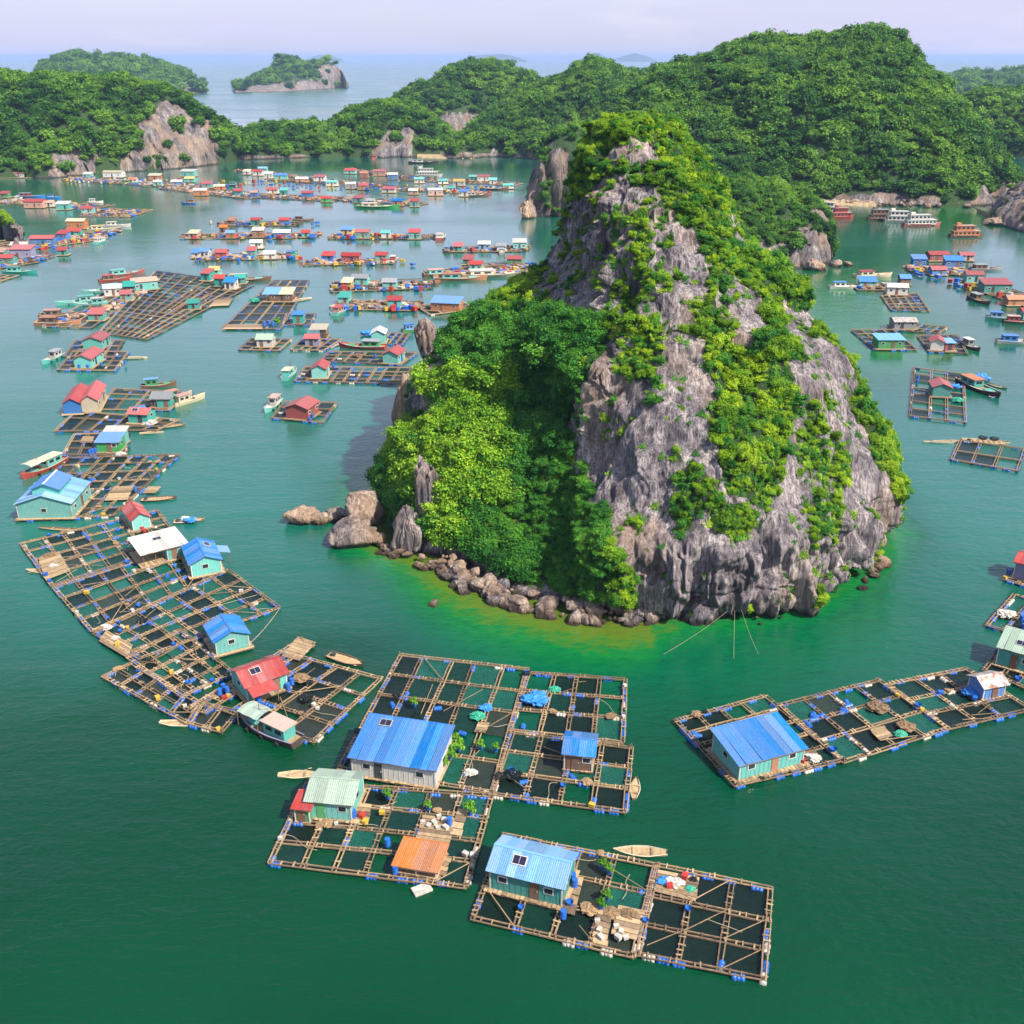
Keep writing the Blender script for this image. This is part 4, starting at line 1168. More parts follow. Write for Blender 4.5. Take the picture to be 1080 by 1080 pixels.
def raft(px, nu, nv, label, lod=2, skip=0.025, floats=0.75, green=0.4, bare=0.12, diag=0.06, group=None, z=0.28):
    """px: near-left, near-right, far-right, far-left corners in photo pixels; nu x nv cages"""
    q = [P(x, y, z) for x, y in px]
    rg = random.Random(int(px[0][0] * 13 + px[0][1] * 7))
    cen = (q[0] + q[1] + q[2] + q[3]) / 4
    root = empty('fish_farm_raft', (cen.x, cen.y, 0))
    tag(root, uniq(label), 'raft', group)
    us = [min(1, max(0, (i + (rg.uniform(-.08, .08) if 0 < i < nu else 0)) / nu)) for i in range(nu + 1)]
    vs = [min(1, max(0, (i + (rg.uniform(-.08, .08) if 0 < i < nv else 0)) / nv)) for i in range(nv + 1)]
    lines = [(lerp4(q, u, 0), lerp4(q, u, 1), i in (0, nu)) for i, u in enumerate(us)] + [(lerp4(q, 0, v), lerp4(q, 1, v), i in (0, nv)) for i, v in enumerate(vs)]
    frame = MB()
    for a, b, outer in lines:
        d = b - a; ang = math.atan2(d.y, d.x); L = d.length
        segs = [(0, 1)]
        if not outer and rg.random() < skip * 2: segs = [(0, rg.choice((.33, .5, .66)))] if rg.random() < .5 else [(rg.choice((.33, .5)), 1)]
        for s0, s1 in segs:
            p = a.lerp(b, s0); ll = L * (s1 - s0)
            dz = rg.uniform(-.02, .02) + (0.10 if outer else 0)
            if lod >= 1:
                n = max(1, round(ll))
                link('beam', beam_mesh(n, lod, rg.randrange(3)), root, (p.x - cen.x, p.y - cen.y, z + dz), (0, 0, ang + (rg.uniform(-.012, .012) if lod == 2 else 0)), (ll / n, 1, 1))
            else:
                e = a.lerp(b, s1)
                frame.bar((p.x - cen.x, p.y - cen.y, z + dz), (e.x - cen.x, e.y - cen.y, z + dz), 0.5, 0.22, BAMBOO if rg.random() < .6 else TIMBER)
        # floats under the walkways
        step = 1.5 if lod == 2 else (2.6 if lod == 1 else 1e9)
        x = rg.uniform(.4, 1.2)
        while x < L - .5:
            if rg.random() < floats * (0.75 if outer else 0.28):
                p = a.lerp(b, x / L)
                link('float', FLOAT[rg.randrange(3) if rg.random() < .6 else 0], root, (p.x - cen.x + rg.uniform(-.1, .1), p.y - cen.y - rg.uniform(-.1, .16), .08), (0, rg.uniform(-.06, .06), ang + rg.uniform(-.08, .08)), (1.15 if lod == 2 else 1.3,) * 3)
            x += step * rg.uniform(.7, 1.4)
    if lod == 0: tag(frame.build('frame', root), kind='stuff')
    # nets
    joined = MB()
    for i in range(nu):
        for j in range(nv):
            if rg.random() < bare: continue
            c = [lerp4(q, us[i], vs[j]), lerp4(q, us[i + 1], vs[j]), lerp4(q, us[i + 1], vs[j + 1]), lerp4(q, us[i], vs[j + 1])]
            k = (rg.choice((1, 2, 2)) if rg.random() < green else (3 if rg.random() < .22 else 0))
            if lod >= 1:
                X, Y = c[1] - c[0], c[3] - c[0]
                o = link('net', NET_SHARED[k], root)
                o.matrix_local = Matrix(((X.x, Y.x, 0, c[0].x - cen.x), (X.y, Y.y, 0, c[0].y - cen.y), (0, 0, 1, 0), (0, 0, 0, 1)))
                if lod == 2 and rg.random() < diag:
                    a, b = (c[0], c[2]) if rg.random() < .5 else (c[1], c[3])
                    m = MB(); m.tube((a.x - cen.x, a.y - cen.y, z + .16), (b.x - cen.x, b.y - cen.y, z + .2), .06, .045, 5, BAMBOO)
                    m.build('pole', root)
            else:
                joined.quad([(p.x - cen.x, p.y - cen.y, 0.08) for p in c], NETS[k])
    if lod == 0 and joined.v: tag(joined.build('nets', root), kind='stuff')
    # mooring posts at the corners, loose poles and rope over the cells
    if lod == 2:
        for _ in range(2 + (nu * nv) // 5):
            u, v = rg.random() * .9, rg.random() * .9
            a, b = lerp4(q, u, v), lerp4(q, max(0, min(1, u + rg.uniform(-.25, .35))), max(0, min(1, v + rg.uniform(-.3, .3))))
            if (b - a).length < 1: continue
            m = MB()
            if rg.random() < .5: m.tube((a.x - cen.x, a.y - cen.y, z + .17), (b.x - cen.x, b.y - cen.y, z + .19), .05, .035, 5, BAMBOO); m.build('pole', root)
            else:
                pv = a; off = Vector((rg.uniform(-.8, .8), rg.uniform(-.8, .8), 0))
                for s in range(1, 9):
                    t = s / 8; w_ = a.lerp(b, t) + off * math.sin(t * math.pi * 2) * .7
                    m.tube((pv.x - cen.x, pv.y - cen.y, z + .12), (w_.x - cen.x, w_.y - cen.y, z + .12), .03, .03, 4, ROPE, False); pv = w_
                m.build('rope', root)
        for _ in range(1 + (nu * nv) // 4):   # gear left on the walkways
            on_u = rg.random() < .5
            u, v = (rg.choice(us), rg.random()) if on_u else (rg.random(), rg.choice(vs))
            p = lerp4(q, u, v)
            nm_, me_, lb = rg.choice((('tub', TUB, 'blue tub'), ('tub', TUB, 'blue tub'), ('crate', YELLOWBOX, 'yellow crate'), ('net_heap', HEAP['brown'], 'brown net bundle'), ('net_heap', HEAP['black'], 'black net bundle'), ('foam_box', FOAMBOX, 'white foam box'), ('net_heap', HEAP['brown'], 'brown net bundle')))
            s_ = rg.uniform(.7, 1.1) if nm_ != 'net_heap' else rg.uniform(.4, .75)
            lb2 = ' '.join((lb + ' on the walkways of the ' + label).split()[:16])
            tag(link(nm_, me_, loc=(p.x, p.y, z + .22), rot=(0, 0, rg.uniform(0, 6)), scale=(s_,) * 3), uniq(lb2), nm_.replace('_', ' '), lb + 's of the ' + label)
        for p in q:
            m = MB(); m.tube((p.x - cen.x, p.y - cen.y, -.4), (p.x - cen.x + rg.uniform(-.1, .1), p.y - cen.y, rg.uniform(.5, .9)), .08, .07, 6, TIMBER); m.build('post', root)
    return q

# ------------------------------------------------------------------ houses
def corrugated(w, l, mat, n=6):
    """sheet: w across (X), l down the slope (Y from 0 to -l), ribs along Y"""
    m = MB(); xs = [w * i / (2 * n) for i in range(2 * n + 1)]
    zz = [0.028 * (i % 2) for i in range(2 * n + 1)]
    for i in range(2 * n):
        m.quad([(xs[i], 0, zz[i]), (xs[i], -l, zz[i]), (xs[i + 1], -l, zz[i + 1]), (xs[i + 1], 0, zz[i + 1])], mat)
        m.quad([(xs[i], 0, zz[i] - .02), (xs[i + 1], 0, zz[i + 1] - .02), (xs[i + 1], -l, zz[i + 1] - .02), (xs[i], -l, zz[i] - .02)], mat)
    return m.mesh('roof_sheet')

def roof_slope(root, roofpart, x0, x1, top, bot, mat, lod, rg, mat2=None, split=None):
    """one roof plane from ridge line (y,z)=top to eave (y,z)=bot, spanning x0..x1"""
    dy, dz = bot[0] - top[0], bot[1] - top[1]
    l = math.hypot(dy, dz)
    if lod == 2:
        n = max(2, round((x1 - x0) / 0.95)); w = (x1 - x0) / n
        cache = {}
        for i in range(n):
            mt = mat2 if (mat2 and split is not None and (i + .5) / n > split) else mat
            if mt not in cache: cache[mt] = corrugated(w * 1.04, l * 1.0, mt, 5)
            o = link('roof_sheet', cache[mt], roofpart)
            sgn = 1 if dy < 0 else -1
            pit = math.atan2(dz, -dy * sgn) * -1
            M = Matrix.Translation((x0 + i * w if sgn > 0 else x0 + (i + 1) * w, top[0], top[1] + .012 * (i % 2) + rg.uniform(0, .01)))
            if sgn < 0: M = M @ Matrix.Rotation(math.pi, 4, 'Z')
            o.matrix_local = M @ Matrix.Rotation(pit + rg.uniform(-.012, .012), 4, 'X') @ Matrix.Rotation(rg.uniform(-.012, .012), 4, 'Z')
    else:
        m = MB()
        nrm = Vector((0, -dz, dy)).normalized()
        if nrm.z < 0: nrm = -nrm
        nb = max(2, int((x1 - x0) / 0.8)) if lod == 1 else 1
        for i in range(nb):
            xa, xb = x0 + (x1 - x0) * i / nb, x0 + (x1 - x0) * (i + 1) / nb
            lift = 0.03 * (i % 2)
            mt = mat2 if (mat2 and split is not None and (i + .5) / nb > split) else mat
            p = [Vector((xa, top[0], top[1] + lift)), Vector((xb, top[0], top[1] + lift)), Vector((xb, bot[0], bot[1] + lift)), Vector((xa, bot[0], bot[1] + lift))]
            if dy < 0: p = p[::-1]
            lo = [v - nrm * .07 for v in p]
            m.quad(p[::-1] if dy < 0 else p, mt)
            m.quad(lo, mt)
            for k in range(4): m.quad([p[k], p[(k + 1) % 4], lo[(k + 1) % 4], lo[k]], mt)
        return m
    return None

def house(loc, rz, L, W, H, roofc, wallc, label, kind='gable', lod=2, name='floating_house', group=None, rise=None, roof2=None, split=None, door=None, panel=False, deckx=0.5, canopy=None, open_frac=0.0, seed=0, doorc=None, upper=None):
    """ridge along local X; front is local -Y; loc = centre of the base"""
    rg = random.Random(seed + int(loc[0] * 7 + loc[1] * 13))
    root = empty(name, (loc[0], loc[1], 0.0), rz)
    tag(root, uniq(label), 'house', group)
    z0 = 0.48
    rise = rise if rise is not None else W * 0.20
    wm, rm = WALL[wallc], ROOF[roofc]
    x0, x1, y0, y1 = -L / 2, L / 2, -W / 2, W / 2
    # deck
    if lod == 2:
        dk = MB(); dk.box((0, 0, z0 - .16), (L + 2 * deckx - .1, W + 2 * deckx - .1, .18), TIMBER)
        d = dk.build('deck', root)
        n = int((L + 2 * deckx) / .42); mm = MB(); mm.box((0, 0, 0), (.38, W + 2 * deckx, .05), PLANK); me = mm.mesh('plank')
        for i in range(n): link('plank', me, d, (x0 - deckx + .2 + i * (L + 2 * deckx) / n, rg.uniform(-.08, .08), z0 - .04 + rg.uniform(0, .012)))
    else:
        dk = MB(); dk.box((0, 0, z0 - .12), (L + 2 * deckx, W + 2 * deckx, .2), PLANK); dk.build('deck', root)
    # walls
    zt = z0 + H
    w = MB()
    ya = y0
    wx0 = x0 + L * open_frac
    def tops(y):
        if kind == 'gable': return zt + rise * (1 - abs(y) / (W / 2))
        return zt + rise * (y - y0) / W
    ftop, btop = tops(y0), tops(y1)
    w.quad([(wx0, y0, z0), (x1, y0, z0), (x1, y0, ftop), (wx0, y0, ftop)], wm)
    w.quad([(x1, y1, z0), (wx0, y1, z0), (wx0, y1, btop), (x1, y1, btop)], wm)
    for xx, fl in ((wx0, True), (x1, False)):
        pts = [(xx, y0, z0), (xx, y1, z0), (xx, y1, btop)] + ([(xx, 0, tops(0))] if kind == 'gable' else []) + [(xx, y0, ftop)]
        w.quad(pts[::-1] if fl else pts, wm)
    if lod == 2:
        x = wx0 + .3
        while x < x1 - .1:
            for yy, tt in ((y0 - .015, ftop), (y1 + .015, btop)): w.box((x, yy, (z0 + tt) / 2), (.06, .03, tt - z0 - .02), wm)
            x += .55
        y = y0 + .3
        while y < y1 - .1:
            for xx in (wx0 - .015, x1 + .015): w.box((xx, y, (z0 + tops(y)) / 2), (.03, .06, tops(y) - z0 - .02), wm)
            y += .55
        for xx in (wx0, x1):
            for yy, tt in ((y0, ftop), (y1, btop)): w.box((xx, yy, (z0 + tt) / 2), (.12, .12, tt - z0), WALL['white'])
    w.build('wall', root)
    if open_frac > 0:
        for yy in (y0 + .1, y1 - .1):
            for k in range(2):
                m = MB(); m.tube((x0 + .1 + k * L * open_frac * .5, yy, z0), (x0 + .1 + k * L * open_frac * .5, yy, tops(yy)), .06, .05, 6, TIMBER); m.build('post', root)
    # roof
    ov = 0.35 if lod else 0.3
    if lod == 2:
        cap = MB()
        if kind == 'gable': cap.box((0, 0, zt + rise + .06), (L + 2 * ov, .26, .06), rm)
        else: cap.box((0, y1 + ov - .02, btop + .1), (L + 2 * ov, .12, .06), rm)
        cap.box((0, y0 - ov + .06, tops(y0) - .06 if kind == 'shed' else zt - .12), (L + 1.6 * ov, .06, .1), TIMBER)
        rp = cap.build('roof', root)
        if kind == 'gable':
            s = rise / (W / 2)
            roof_slope(root, rp, x0 - ov, x1 + ov, (0, zt + rise + .05), (y0 - ov, zt - s * ov + .05), rm, 2, rg, ROOF[roof2] if roof2 else None, split)
            roof_slope(root, rp, x0 - ov, x1 + ov, (0, zt + rise + .05), (y1 + ov, zt - s * ov + .05), rm, 2, rg, ROOF[roof2] if roof2 else None, split)
        else:
            s = rise / W
            roof_slope(root, rp, x0 - ov, x1 + ov, (y1 + ov, btop + s * ov + .05), (y0 - ov, zt - s * ov + .05), rm, 2, rg, ROOF[roof2] if roof2 else None, split)
    else:
        r2 = ROOF[roof2] if roof2 else None
        if kind == 'gable':
            s = rise / (W / 2)
            a = roof_slope(root, None, x0 - ov, x1 + ov, (0, zt + rise + .05), (y0 - ov, zt - s * ov + .05), rm, lod, rg, r2, split)
            b = roof_slope(root, None, x0 - ov, x1 + ov, (0, zt + rise + .05), (y1 + ov, zt - s * ov + .05), rm, lod, rg, r2, split)
            n = len(a.v); off = len(a.v)
            a.v += b.v; a.f += [tuple(i + off for i in f) for f in b.f]; a.m += [a.mi(b.mats[k]) for k in b.m]
        else:
            s = rise / W
            a = roof_slope(root, None, x0 - ov, x1 + ov, (y1 + ov, btop + s * ov + .05), (y0 - ov, zt - s * ov + .05), rm, lod, rg, r2, split)
        rp = a.build('roof', root)
    # openings
    dx = wx0 + (x1 - wx0) * (door if door is not None else rg.uniform(.3, .7))
    dm = MB(); dm.box((dx, y0 - .03, z0 + min(1.9, H - .1) / 2), (.85, .07, min(1.9, H - .1)), WALL[doorc] if doorc else (WALL['brown'] if rg.random() < .5 else WALL['dark']))
    dr = dm.build('door', root)
    if lod == 2:
        hm = MB(); hm.box((dx + .32, y0 - .09, z0 + .95), (.05, .06, .16), WALL['white']); hm.build('handle', dr)
    def window(cx, cy, ax):
        if H < 1.6: return
        fm = MB()
        sz = (.95, .06, .75) if ax == 'x' else (.06, .95, .75)
        fm.box((cx, cy, z0 + 1.35), sz, WALL['white'])
        wdw = fm.build('window', root)
        pm = MB(); sz2 = (.75, .08, .55) if ax == 'x' else (.08, .75, .55)
        pm.box((cx, cy, z0 + 1.35), sz2, GLASS); pm.build('pane', wdw)
    for fx in ((.18, .82) if (x1 - wx0) > 4.5 else (.8,)):
        wx = wx0 + (x1 - wx0) * fx
        if abs(wx - dx) > .95: window(wx, y0 - .03, 'x')
    if W > 3: window(x1 + .03, 0, 'y'); 
    if W > 3 and lod == 2: window(wx0 - .03, 0.1, 'y')
    if panel:
        s = rise / (W / 2) if kind == 'gable' else rise / W
        fx, fy = panel
        yy = y0 + (W / 2 if kind == 'gable' else W) * fy
        m = MB()
        M = Matrix.Translation((x0 + L * fx, yy, zt + s * (yy - y0) + .17)) @ Matrix.Rotation(math.atan(s), 4, 'X')
        m.box(None, (1.35, .95, .05), WALL['white'], mtx=M)
        so = m.build('solar_panel', root)
        m = MB()
        for k in (-1, 1): m.box(None, (.58, .82, .06), SOLAR, mtx=M @ Matrix.Translation((k * .31, 0, .012)))
        m.build('cells', so)
    if upper:   # raised clerestory roof over the middle of the house
        rc, fl, fw, uh = upper
        ue = empty('upper_storey'); ue.parent = root
        ul, uw = L * fl, W * fw; ub = zt + rise * (1 - fw) * .6; ut = zt + rise + uh; ur = uw * .2
        m = MB()
        for sg in (-1, 1): m.quad([(-ul / 2, sg * uw / 2, ub), (ul / 2, sg * uw / 2, ub), (ul / 2, sg * uw / 2, ut), (-ul / 2, sg * uw / 2, ut)][::sg], wm)
        for sg in (-1, 1): m.quad([(sg * ul / 2, -uw / 2, ub), (sg * ul / 2, uw / 2, ub), (sg * ul / 2, uw / 2, ut), (sg * ul / 2, 0, ut + ur), (sg * ul / 2, -uw / 2, ut)][::sg], wm)
        m.build('wall', ue)
        for sg in (-1, 1):
            m = roof_slope(root, None, -ul / 2 - .4, ul / 2 + .4, (0, ut + ur + .05), (sg * (uw / 2 + .4), ut - ur * .8 / uw + .05), ROOF[rc], 1, rg); m.build('roof', ue)
        m = MB(); m.box((0, 0, ut + ur + .1), (ul + .8, .3, .06), WALL['white']); m.build('ridge_cap', ue)
    if canopy:   # lean-to on local -Y
        cc, cl, cx = canopy
        m = MB()
        m.quad([(cx - cl / 2, y0 - .1, zt - .05), (cx - cl / 2, y0 - 2.0, zt - .55), (cx + cl / 2, y0 - 2.0, zt - .55), (cx + cl / 2, y0 - .1, zt - .05)], ROOF[cc])
        m.quad([(cx - cl / 2, y0 - .1, zt - .1), (cx + cl / 2, y0 - .1, zt - .1), (cx + cl / 2, y0 - 2.0, zt - .6), (cx - cl / 2, y0 - 2.0, zt - .6)], ROOF[cc])
        for k in (-1, 1): m.tube((cx + k * (cl / 2 - .1), y0 - 1.9, z0 - .1), (cx + k * (cl / 2 - .1), y0 - 1.9, zt - .55), .05, .05, 5, TIMBER)
        m.build('lean_to_roof', root)
    return root

def house_px(A, B, W, H, roofc, wallc, label, ridge='x', **kw):
    """A, B: photo pixels of the near wall's foot, left and right; W: depth in metres"""
    a, b = P(*A, 0.4), P(*B, 0.4)
    d = b - a; L = d.length; ang = math.atan2(d.y, d.x)
    n = Vector((-d.y, d.x, 0)).normalized()
    c = (a + b) / 2 + n * (W / 2)
    if ridge == 'x': return house((c.x, c.y), ang, L, W, H, roofc, wallc, label, **kw)
    return house((c.x, c.y), ang + math.pi / 2, W, L, H, roofc, wallc, label, **kw)

# ------------------------------------------------------------------ boats
def hull_mesh(L, B, D, mat, trim, bow=0.55, stern=0.75, sheer=0.35, deckmat=None):
    m = MB(); n = 14; secs = []
    for i in range(n + 1):
        t = i / n
        wdt = B / 2 * (1 - (1 - min(1, (1 - t) / bow)) ** 2.2 if t > 1 - bow else 1) * (stern + (1 - stern) * min(1, t / .35))
        wdt = max(wdt, 0.03)
        zt = D * .55 + sheer * ((2 * t - 1) ** 2 if t > .5 else .45 * (2 * t - 1) ** 2) * D
        x = -L / 2 + L * t
        rake = .06 * L * max(0, t - .8) / .2
        secs.append([(x - rake * .9, 0, -D * .4), (x - rake * .5, wdt * .72, -D * .15), (x, wdt, zt), (x, wdt * .86, zt + .02), (x, wdt * .84, zt - .22 * D - .06)])
    for s0, s1 in zip(secs, secs[1:]):
        for sg in (1, -1):
            for k in range(4):
                q = [s0[k], s1[k], s1[k + 1], s0[k + 1]]
                q = [(p[0], p[1] * sg, p[2]) for p in q]
                m.quad(q if sg < 0 else q[::-1], trim if k == 2 else mat)
        m.quad([(s0[4][0], -s0[4][1], s0[4][2]), (s1[4][0], -s1[4][1], s1[4][2]), (s1[4][0], s1[4][1], s1[4][2]), (s0[4][0], s0[4][1], s0[4][2])], deckmat or PLANK)
    s = secs[0]
    m.quad([(p[0], p[1], p[2]) for p in s[:3]] + [(p[0], -p[1], p[2]) for p in reversed(s[1:3])], mat)
    return m.mesh('hull'), D * .33 + .0

def boat(x, y, L, ang, label, hull='brown', cabin='turquoise', roof='cream', style='fishing', group=None, lod=1, z=0.0, trim='white', B=None, awning=None):
    p = P(x, y)
    rz = R(ang)
    nm = {'fishing': 'fishing_boat', 'tour': 'tour_boat', 'row': 'rowing_boat', 'flat': 'work_punt'}[style]
    root = empty(nm, (p.x, p.y, z), rz)
    tag(root, uniq(label), 'boat', group)
    B = B or {'fishing': L * .28, 'tour': L * .26, 'row': L * .30, 'flat': L * .34}[style]
    D = {'fishing': 1.25, 'tour': 1.5, 'row': .42, 'flat': .55}[style] * (0.75 + L * .03)
    hm = WALL[hull] if hull in WALL else DARKWOOD
    me, dk = hull_mesh(L, B, D, DARKWOOD if hull == 'dark' else hm, WALL[trim], .5 if style != 'row' else .6, .8 if style != 'row' else .45, .45 if style == 'fishing' else .3)
    link('hull', me, root)
    if style == 'row':
        for k in (-.22, .12):
            m = MB(); m.box((k * L, 0, D * .42), (.22, B * .78, .05), PLANK); m.build('thwart', root)
        m = MB(); m.tube((-.3 * L, -.15, D * .5), (.2 * L, B * .62, D * .62), .025, .02, 5, BAMBOO); m.box((.22 * L, B * .66, D * .62), (.35, .14, .03), PLANK, .3); m.build('oar', root)
        return root
    if style == 'flat':
        m = MB()
        for k in range(7): m.box((-.34 * L + k * .11 * L, 0, D * .40), (.08 * L, B * .7, .04), PLANK)
        m.build('floor_boards', root)
        m = MB(); m.box((-.36 * L, 0, D * .7), (.5, .5, .5), WALL['dark'], .2); m.build('engine_box', root)
        return root
    if style == 'fishing':
        cl, cw, ch, cx = L * .34, B * .66, 1.7, -L * .2
        m = MB(); m.box((cx, 0, dk + ch / 2), (cl, cw, ch), WALL[cabin]); cb = m.build('cabin', root)
        for sg in (-1, 1):
            for k in range(2):
                m = MB(); m.box((cx - cl * .22 + k * cl * .44, sg * (cw / 2 + .01), dk + ch * .62), (cl * .28, .05, ch * .32), GLASS); m.build('window', cb)
        m = MB(); m.box((cx + cl / 2 + .01, 0, dk + ch * .62), (.05, cw * .6, ch * .34), GLASS); m.build('window', cb)
        m = MB(); m.box((cx, 0, dk + ch + .05), (cl + .5, cw + .45, .09), ROOF[roof]); m.build('roof', root)
        m = MB(); m.tube((L * .12, 0, dk), (L * .12, 0, dk + 3.2), .06, .035, 6, TIMBER); m.tube((L * .12, 0, dk + 2.2), (-.05 * L, 0, dk + 2.9), .03, .03, 5, TIMBER); m.build('mast', root)
        if awning:
            m = MB(); n = 6; g = [[(L * (.02 + .34 * i / n), B * .48 * (2 * j / n - 1), dk + 1.75 + .35 * math.cos((2 * j / n - 1) * 1.4) - .05 * math.sin(i * 2.1)) for j in range(n + 1)] for i in range(n + 1)]
            for i in range(n):
                for j in range(n): m.quad([g[i][j], g[i + 1][j], g[i + 1][j + 1], g[i][j + 1]], ROOF[awning])
            for i in (0, n):
                for j in (0, n): m.tube((g[i][j][0], g[i][j][1], dk), g[i][j], .04, .04, 5, TIMBER)
            m.build('awning', root)
        m = MB(); m.box((L * .22, 0, dk + .22), (L * .16, B * .42, .45), WALL[cabin]); m.build('hatch', root)
        m = MB()
        for k in (-.3, -.05, .2): 
            m.tube((k * L, B * .47, D * .2), (k * L + .35, B * .47, D * .2), .22, .22, 8, RUBBER)
        m.build('fender', root)
    else:
        for lv, (fl, fw, off) in enumerate(((.74, .82, -.05), (.52, .74, -.10))):
            zb = dk + .05 + lv * 2.15
            m = MB(); m.box((off * L, 0, zb + 1.0), (fl * L, fw * B, 2.0), WALL[cabin]); cb = m.build('cabin', root)
            n = max(4, int(fl * L / 1.6))
            for sg in (-1, 1):
                for k in range(n):
                    m = MB(); m.box((off * L - fl * L / 2 + fl * L * (k + .5) / n, sg * (fw * B / 2 + .01), zb + 1.15), (fl * L / n * .66, .05, .8), GLASS); m.build('window', cb)
            m = MB(); m.box((off * L, 0, zb + 2.07), (fl * L + .9, fw * B + .5, .12), ROOF[roof]); m.build('roof', root)
        m = MB(); m.box((-.28 * L, 0, dk + 4.9), (.12 * L, .4 * B, 1.0), WALL[cabin]); m.build('wheelhouse', root)
        m = MB()
        for sg in (-1, 1):
            for k in range(6): m.tube((.14 * L + k * .05 * L, sg * B * .34, dk + 2.1), (.14 * L + k * .05 * L, sg * B * .34, dk + 2.9), .03, .03, 4, WALL['white'])
            m.bar((.14 * L, sg * B * .34, dk + 2.9), (.39 * L, sg * B * .34, dk + 2.9), .05, .05, WALL['white'])
        m.build('railing', root)
    return root

# ------------------------------------------------------------------ loose things on the rafts
def thing_mesh(name, me, x, y, z, label, cat, group, s=1.0, rz=0.0, rot=None):
    p = P(x, y, z)
    return tag(link(name, me, loc=p, rot=rot or (0, 0, rz), scale=(s,) * 3), uniq(label), cat, group)
def drums(pts, where, col='blue', s=1.0, afloat=False):
    for i, (x, y) in enumerate(pts):
        lab = '%s plastic drum %s' % (col, where)
        thing_mesh('drum', DRUM[col], x, y, .14 if afloat else .42, lab, 'drum', '%s drums %s' % (col, where), s, i, (1.5, .1, i * 1.3 + .4) if afloat else None)
def _crate(mat, w=.6, d=.45, h=.38):
    m = MB(); m.box((0, 0, h / 2), (w, d, h), mat); m.box((0, 0, h + .02), (w + .04, d + .04, .05), mat)
    return m.mesh('box')
FOAMBOX, BLUEBOX, REDBOX, YELLOWBOX = _crate(WHITE_FOAM, .5, .36, .3), _crate(BLUE_PLASTIC, .7, .5, .3), _crate(RED_PLASTIC, .6, .5, .45), _crate(YELLOW_PLASTIC, .6, .45, .35)
FOAMSLAB = _crate(WHITE_FOAM, 1.7, 1.1, .16)
def boxes(pts, where, col='white'):
    me = {'white': FOAMBOX, 'blue': BLUEBOX, 'red': REDBOX, 'yellow': YELLOWBOX}[col]
    nm = 'foam_box' if col == 'white' else 'crate'
    for i, (x, y) in enumerate(pts):
        thing_mesh(nm, me, x, y, .42, ('white foam box ' if col == 'white' else col + ' plastic crate ') + where, 'box' if col == 'white' else 'crate', '%s boxes %s' % (col, where), 1.0 + .3 * ((i * 7) % 3 - 1) * .4, i * 1.1)
def _tub():
    m = MB(); n = 12
    for z0, z1, r0, r1 in ((0, .3, .3, .4), (.3, .34, .42, .42)): m.tube((0, 0, z0), (0, 0, z1), r0, r1, n, BLUE_PLASTIC, False)
    m.tube((0, 0, .34), (0, 0, .1), .36, .28, n, BLUE_PLASTIC, False); m.quad([(.28 * math.cos(6.283 * i / n), .28 * math.sin(6.283 * i / n), .1) for i in range(n)], BLUE_PLASTIC)
    return m.mesh('tub', True)
TUB = _tub()
def heap_mesh(mat, seed, amp=.35, sz=(1, .8, .42)):
    bm = bmesh.new(); bmesh.ops.create_icosphere(bm, subdivisions=4, radius=1)
    v = np.array([q.co[:] for q in bm.verts]); q = v * 1.7 + seed
    d = 1 + amp * fbm(q[:, 0], q[:, 1], q[:, 2], 4, seed) + amp * .6 * ridged(q[:, 0] * 2, q[:, 1] * 2, q[:, 2] * 2, 3, seed)
    w = v * d[:, None] * np.array(sz) * .72; w[:, 2] = np.maximum(w[:, 2], -.05)
    for b, c in zip(bm.verts, w): b.co = c
    me = bpy.data.meshes.new('heap'); bm.to_mesh(me); bm.free(); me.materials.append(mat)
    return me
HEAP = {'brown': heap_mesh(wood('net_heap_fibre', (0.10, 0.06, 0.03), (0.34, 0.22, 0.11)), 3), 'black': heap_mesh(NETS[0], 5), 'blue': heap_mesh(plain('blue_tarpaulin', (0.03, 0.22, 0.62), .5), 7, .5), 'white': heap_mesh(plain('white_sacking', (.5, .47, .42), .8), 9, .5), 'green': heap_mesh(plain('green_tarpaulin', (.03, .33, .20), .5), 11, .4)}
def heap(x, y, s, col, label, cat='heap', rz=0.0):
    nm = {'brown': 'net_heap', 'black': 'net_heap', 'blue': 'tarpaulin', 'white': 'sack_heap', 'green': 'tarpaulin'}[col]
    return thing_mesh(nm, HEAP[col], x, y, .42, label, cat, None, s, rz)
def pot_plant(x, y, s, label, group='potted plants on the rafts'):
    p = P(x, y, .42); root = empty('potted_plant', p); tag(root, uniq(label), 'plant', group)
    m = MB(); m.tube((0, 0, 0), (0, 0, .4), .22, .3, 10, BLUE_PLASTIC); m.build('pot', root)
    link('foliage', POT_CROWN, root, (0, 0, .4 + .55 * s), None, (s, s, s * .9))
    m = MB(); m.tube((0, 0, .3), (0, 0, .4 + .5 * s), .05, .03, 5, BARK); m.build('stem', root)
POT_CROWN = crown_mesh('pot_crown', POTLEAF, 130, .22, 91, 5, .9, False)
